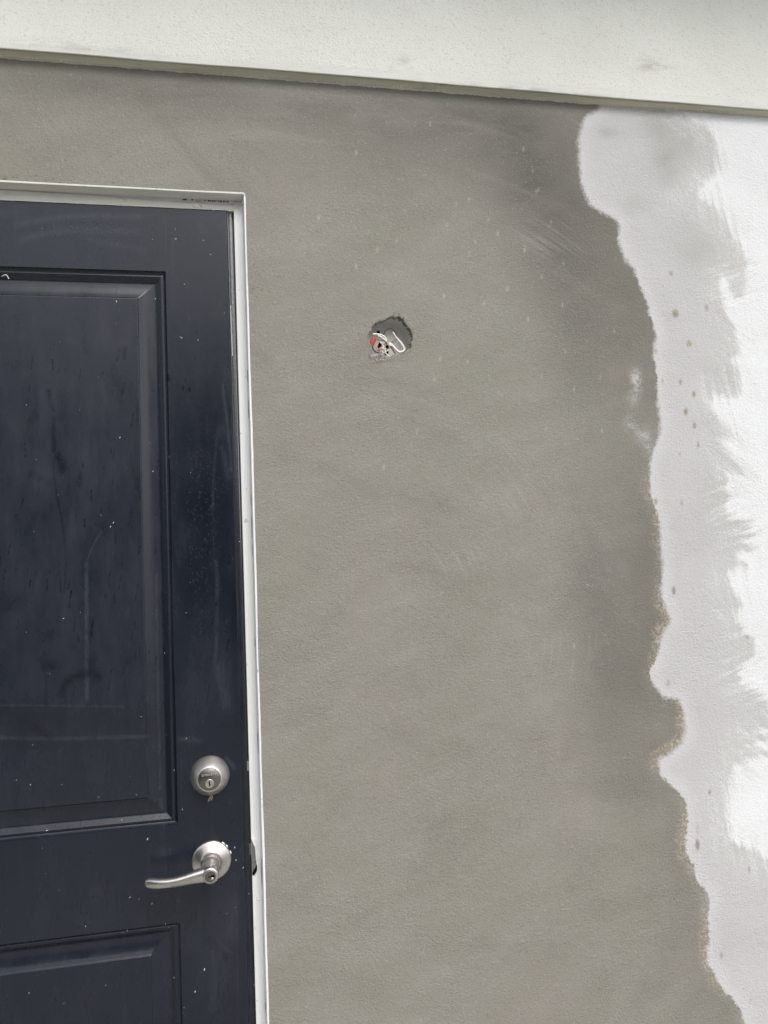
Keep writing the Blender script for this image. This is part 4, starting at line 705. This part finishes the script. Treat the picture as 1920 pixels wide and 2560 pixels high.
# ------------------------------------------------------------------ small things resting on the door
tw = MB()
for line in [[(-0.0617,0,1.0220),(-0.0642,0,1.0179),(-0.0668,0,1.0121)],[(-0.0611,0,1.0213),(-0.0624,0,1.0159),(-0.0643,0,1.0131)],[(-0.0642,0,1.0204),(-0.0673,0,1.0158),(-0.069,0,1.0111)]]: tw.tube([(x, -.002-.001*k_, z) for k_, (x, y, z) in enumerate(line)], lambda t: .0007*(1-.75*abs(t-.35)), 6)
tag(tw.build('dry_leaf', M['twig']), 'tiny tan sliver of dry leaf hanging under the round deadbolt', 'leaf')
th = MB().tube([(x, float(depth(np.array([x]), np.array([z]))[0])-.0012, z) for x, y, z in [(-0.3843,0.004,1.9013),(-0.3772,0.004,1.9033),(-0.3739,0.004,1.8979)]], lambda t: .0005+.0006*t, 6)
tag(th.build('white_fibre', M['speck']), 'bent white fibre caught in the moulding above the upper door panel', 'fibre')

# ------------------------------------------------------------------ electrical box in the wall
HX, HZ = float(HC[0]), float(HC[1])
jb = empty('junction_box', (HX, .01, HZ), 'pale round electrical box recessed in a ragged hole in the grey wall', 'electrical box')
b = MB().lathe([(.0500, .0055), (.0475, .0055), (.0465, .0020), (.0450, -.007), (.0405, -.0135), (.0, -.0145)], (HX, -.0005, HZ), 64); b.build('box_shell', M['pvc'], jb, ang=50)
kx, kz = (0.2763,1.8133)
MB().lathe([(.0130, -.0142), (.0130, -.0120), (.0120, -.0116), (.0112, -.0124), (.0112, -.0142), (.0108, -.0142), (.0106, -.0126), (.0, -.0126)], (kx, 0, kz), 48).build('knockout', M['pvc'], jb, ang=40)
MB().lathe([(.0129, -.0135), (.0129, -.0115), (.0117, -.0113), (.0117, -.0135)], (kx, 0, kz), 48).build('groove_shade_ring', M['greywire'], jb)  # raised grey ring, shade of the knockout groove put into its colour
kx, kz = (0.2545,1.8188)
MB().lathe([(.0030, -.0150), (.0030, -.0122), (.0, -.0122)], (kx, 0, kz), 24).build('screw_hole', M['black'], jb, False)
for (vx_, vy_, vz_), (rx, rz, rot) in zip([(0.2564,0.006,1.7950),(0.2690,0.006,1.7898),(0.2679,0.006,1.7811)], ((.0035, .0062, -.35), (.0036, .0062, -.3), (.0040, .0048, -.5))):
    o = MB().plate([(vx_+rx*math.cos(a)*math.cos(rot)-rz*math.sin(a)*math.sin(rot), vz_+rx*math.cos(a)*math.sin(rot)+rz*math.sin(a)*math.cos(rot)) for a in np.linspace(0, 2*math.pi, 18, endpoint=False)], .0126, .0140).build('entry_hole', M['black'], jb, False)
b = MB()
kx, kz = kx+.033, kz-.025
b.box(kx-.004, kx+.004, .0132, .0148, kz-.0006, kz+.0006, .0003); b.box(kx-.0006, kx+.0006, .0132, .0148, kz-.001, kz+.004, .0003); b.box(kx-.003, kx+.003, .0132, .0148, kz-.0030, kz-.0022, .0003)
b.build('moulded_mark', M['pvc'], jb)
def wire(name, pts, r, mat, label, cat='wire', bare=None):
    o = MB().tube(pts, r, 10).build(name, mat); tag(o, label, cat, None, 'wires in the wall box'); return o
hook = wire('electrical_wire', [(0.2760,-0.012,1.8121),(0.2794,-0.012,1.8068),(0.2819,-0.012,1.8029),(0.2857,-0.012,1.7983),(0.2908,-0.012,1.7918),(0.2949,-0.012,1.7852),(0.2959,-0.012,1.7806),(0.2929,-0.012,1.7769),(0.2875,-0.012,1.7757),(0.2823,-0.012,1.7784),(0.2772,-0.012,1.7843),(0.2721,-0.012,1.7895),(0.2682,-0.012,1.7934)], lambda t: .0014+.0009*min(1, max(0, (t-.20)*8)), M['whitewire'], 'thick white wire bent into a hook at the right of the wall box')
tp = MB().tube([(0.2738,-0.011,1.8153),(0.2749,-0.011,1.8140),(0.2765,-0.011,1.8117)], .0011, 8).build('bare_tip', M['mortar_dark'], hook)
wire('electrical_wire', [(0.2394,-0.01,1.8084),(0.2440,-0.01,1.8087),(0.2493,-0.01,1.8082),(0.2559,-0.01,1.8070),(0.2611,-0.01,1.8035),(0.2632,-0.01,1.7992),(0.2638,-0.01,1.7969)], .0017, M['whitewire'], 'white wire arching from the left edge of the wall box to its middle')
wire('electrical_wire', [(0.2484,-0.014,1.8047),(0.2549,-0.014,1.8015),(0.2601,-0.014,1.7973),(0.2639,-0.014,1.7941),(0.2677,-0.014,1.7895),(0.2709,-0.014,1.7863)], .0018, M['whitewire'], 'white wire running diagonally across the middle of the wall box')
wire('electrical_wire', [(0.2605,-0.012,1.7827),(0.2601,-0.012,1.7788),(0.2609,-0.012,1.7748),(0.2637,-0.012,1.7709),(0.2679,-0.012,1.7673)], .0013, M['whitewire'], 'thin white wire curling down to the bottom lip of the wall box')
wire('electrical_wire', [(0.2700,-0.012,1.7875),(0.2732,-0.012,1.7829),(0.2763,-0.012,1.7777),(0.2801,-0.012,1.7728)], .0013, M['darkred'], 'dark red wire slanting down to the lower right of the wall box')
wire('electrical_wire', [(0.2484,-0.006,1.8001),(0.2563,-0.006,1.7992),(0.2629,-0.006,1.7977)], .0012, M['greywire'], 'short grey wire lying level behind the white wires')
wire('electrical_wire', [(0.2705,-0.009,1.7850),(0.2677,-0.009,1.7817),(0.2636,-0.009,1.7783),(0.2616,-0.009,1.7790),(0.2592,-0.009,1.7855),(0.2615,-0.009,1.7922),(0.2649,-0.009,1.7952)], .0013, M['whitewire'], 'thin white wire looping low over the dark entry holes of the wall box')
wire('electrical_wire', [(0.2564,-0.014,1.7723),(0.2547,-0.014,1.7775),(0.2569,-0.014,1.7828),(0.2558,-0.014,1.7887),(0.2519,-0.014,1.7926)], .0012, M['whitewire'], 'thin white wire stub rising beside the crumpled paper in the wall box')
wire('electrical_wire', [(0.2389,-0.008,1.7855),(0.2397,-0.008,1.7816),(0.2432,-0.008,1.7777),(0.2504,-0.008,1.7745)], .0012, M['teal'], 'dark teal wire curving along the lower left of the wall box')
b = MB()
for line in [[(0.2418,-0.012,1.8019),(0.2332,-0.012,1.7932)],[(0.2430,-0.014,1.8004),(0.2344,-0.014,1.7900)],[(0.2447,-0.012,1.7996),(0.2363,-0.012,1.7873)],[(0.2450,-0.01,1.7989),(0.2382,-0.01,1.7856)]]: b.tube([Vector(p) for p in line], .0016, 8)
o = b.build('red_connector', M['redwire']); tag(o, 'bright red ribbed wire connector at the left of the wall box', 'connector')
o = MB().tube([(0.2540,-0.012,1.7843),(0.2471,-0.012,1.7783)], .0016, 8).build('red_wire_end', M['redwire']); tag(o, 'short red wire end below the crumpled paper in the wall box', 'wire')
b = MB()
for (x, y, z) in [(0.2575,-0.012,1.7900),(0.2635,-0.012,1.7920),(0.2606,-0.012,1.7847),(0.2551,-0.012,1.7800),(0.2516,-0.012,1.7747),(0.2569,-0.012,1.7748)]:
    for _ in range(6): crumb(b.bm, (x+random.gauss(0, .0018), y+random.gauss(0, .0015), z+random.gauss(0, .0018)), .0018+.0018*random.random(), 1)
o = b.build('paper_scrap', M['foil'], None, False); tag(o, 'crumpled pinkish grey scrap of paper jammed among the box wires', 'scrap')
b = MB()
for x, z in [(0.2366,1.7632),(0.2413,1.7652),(0.2471,1.7640),(0.2523,1.7628),(0.2563,1.7648),(0.2437,1.7600),(0.2509,1.7595),(0.2486,1.7673)]:
    for _ in range(7): crumb(b.bm, (x+random.gauss(0, .0018), YW-.0002+random.gauss(0, .0010), z+random.gauss(0, .0014)), .0010+.0022*random.random(), .8)
o = b.build('mortar_rubble', M['rubble'], wall, False); tag(o, kind='stuff')

# ------------------------------------------------------------------ render defaults
S.render.engine = 'CYCLES'
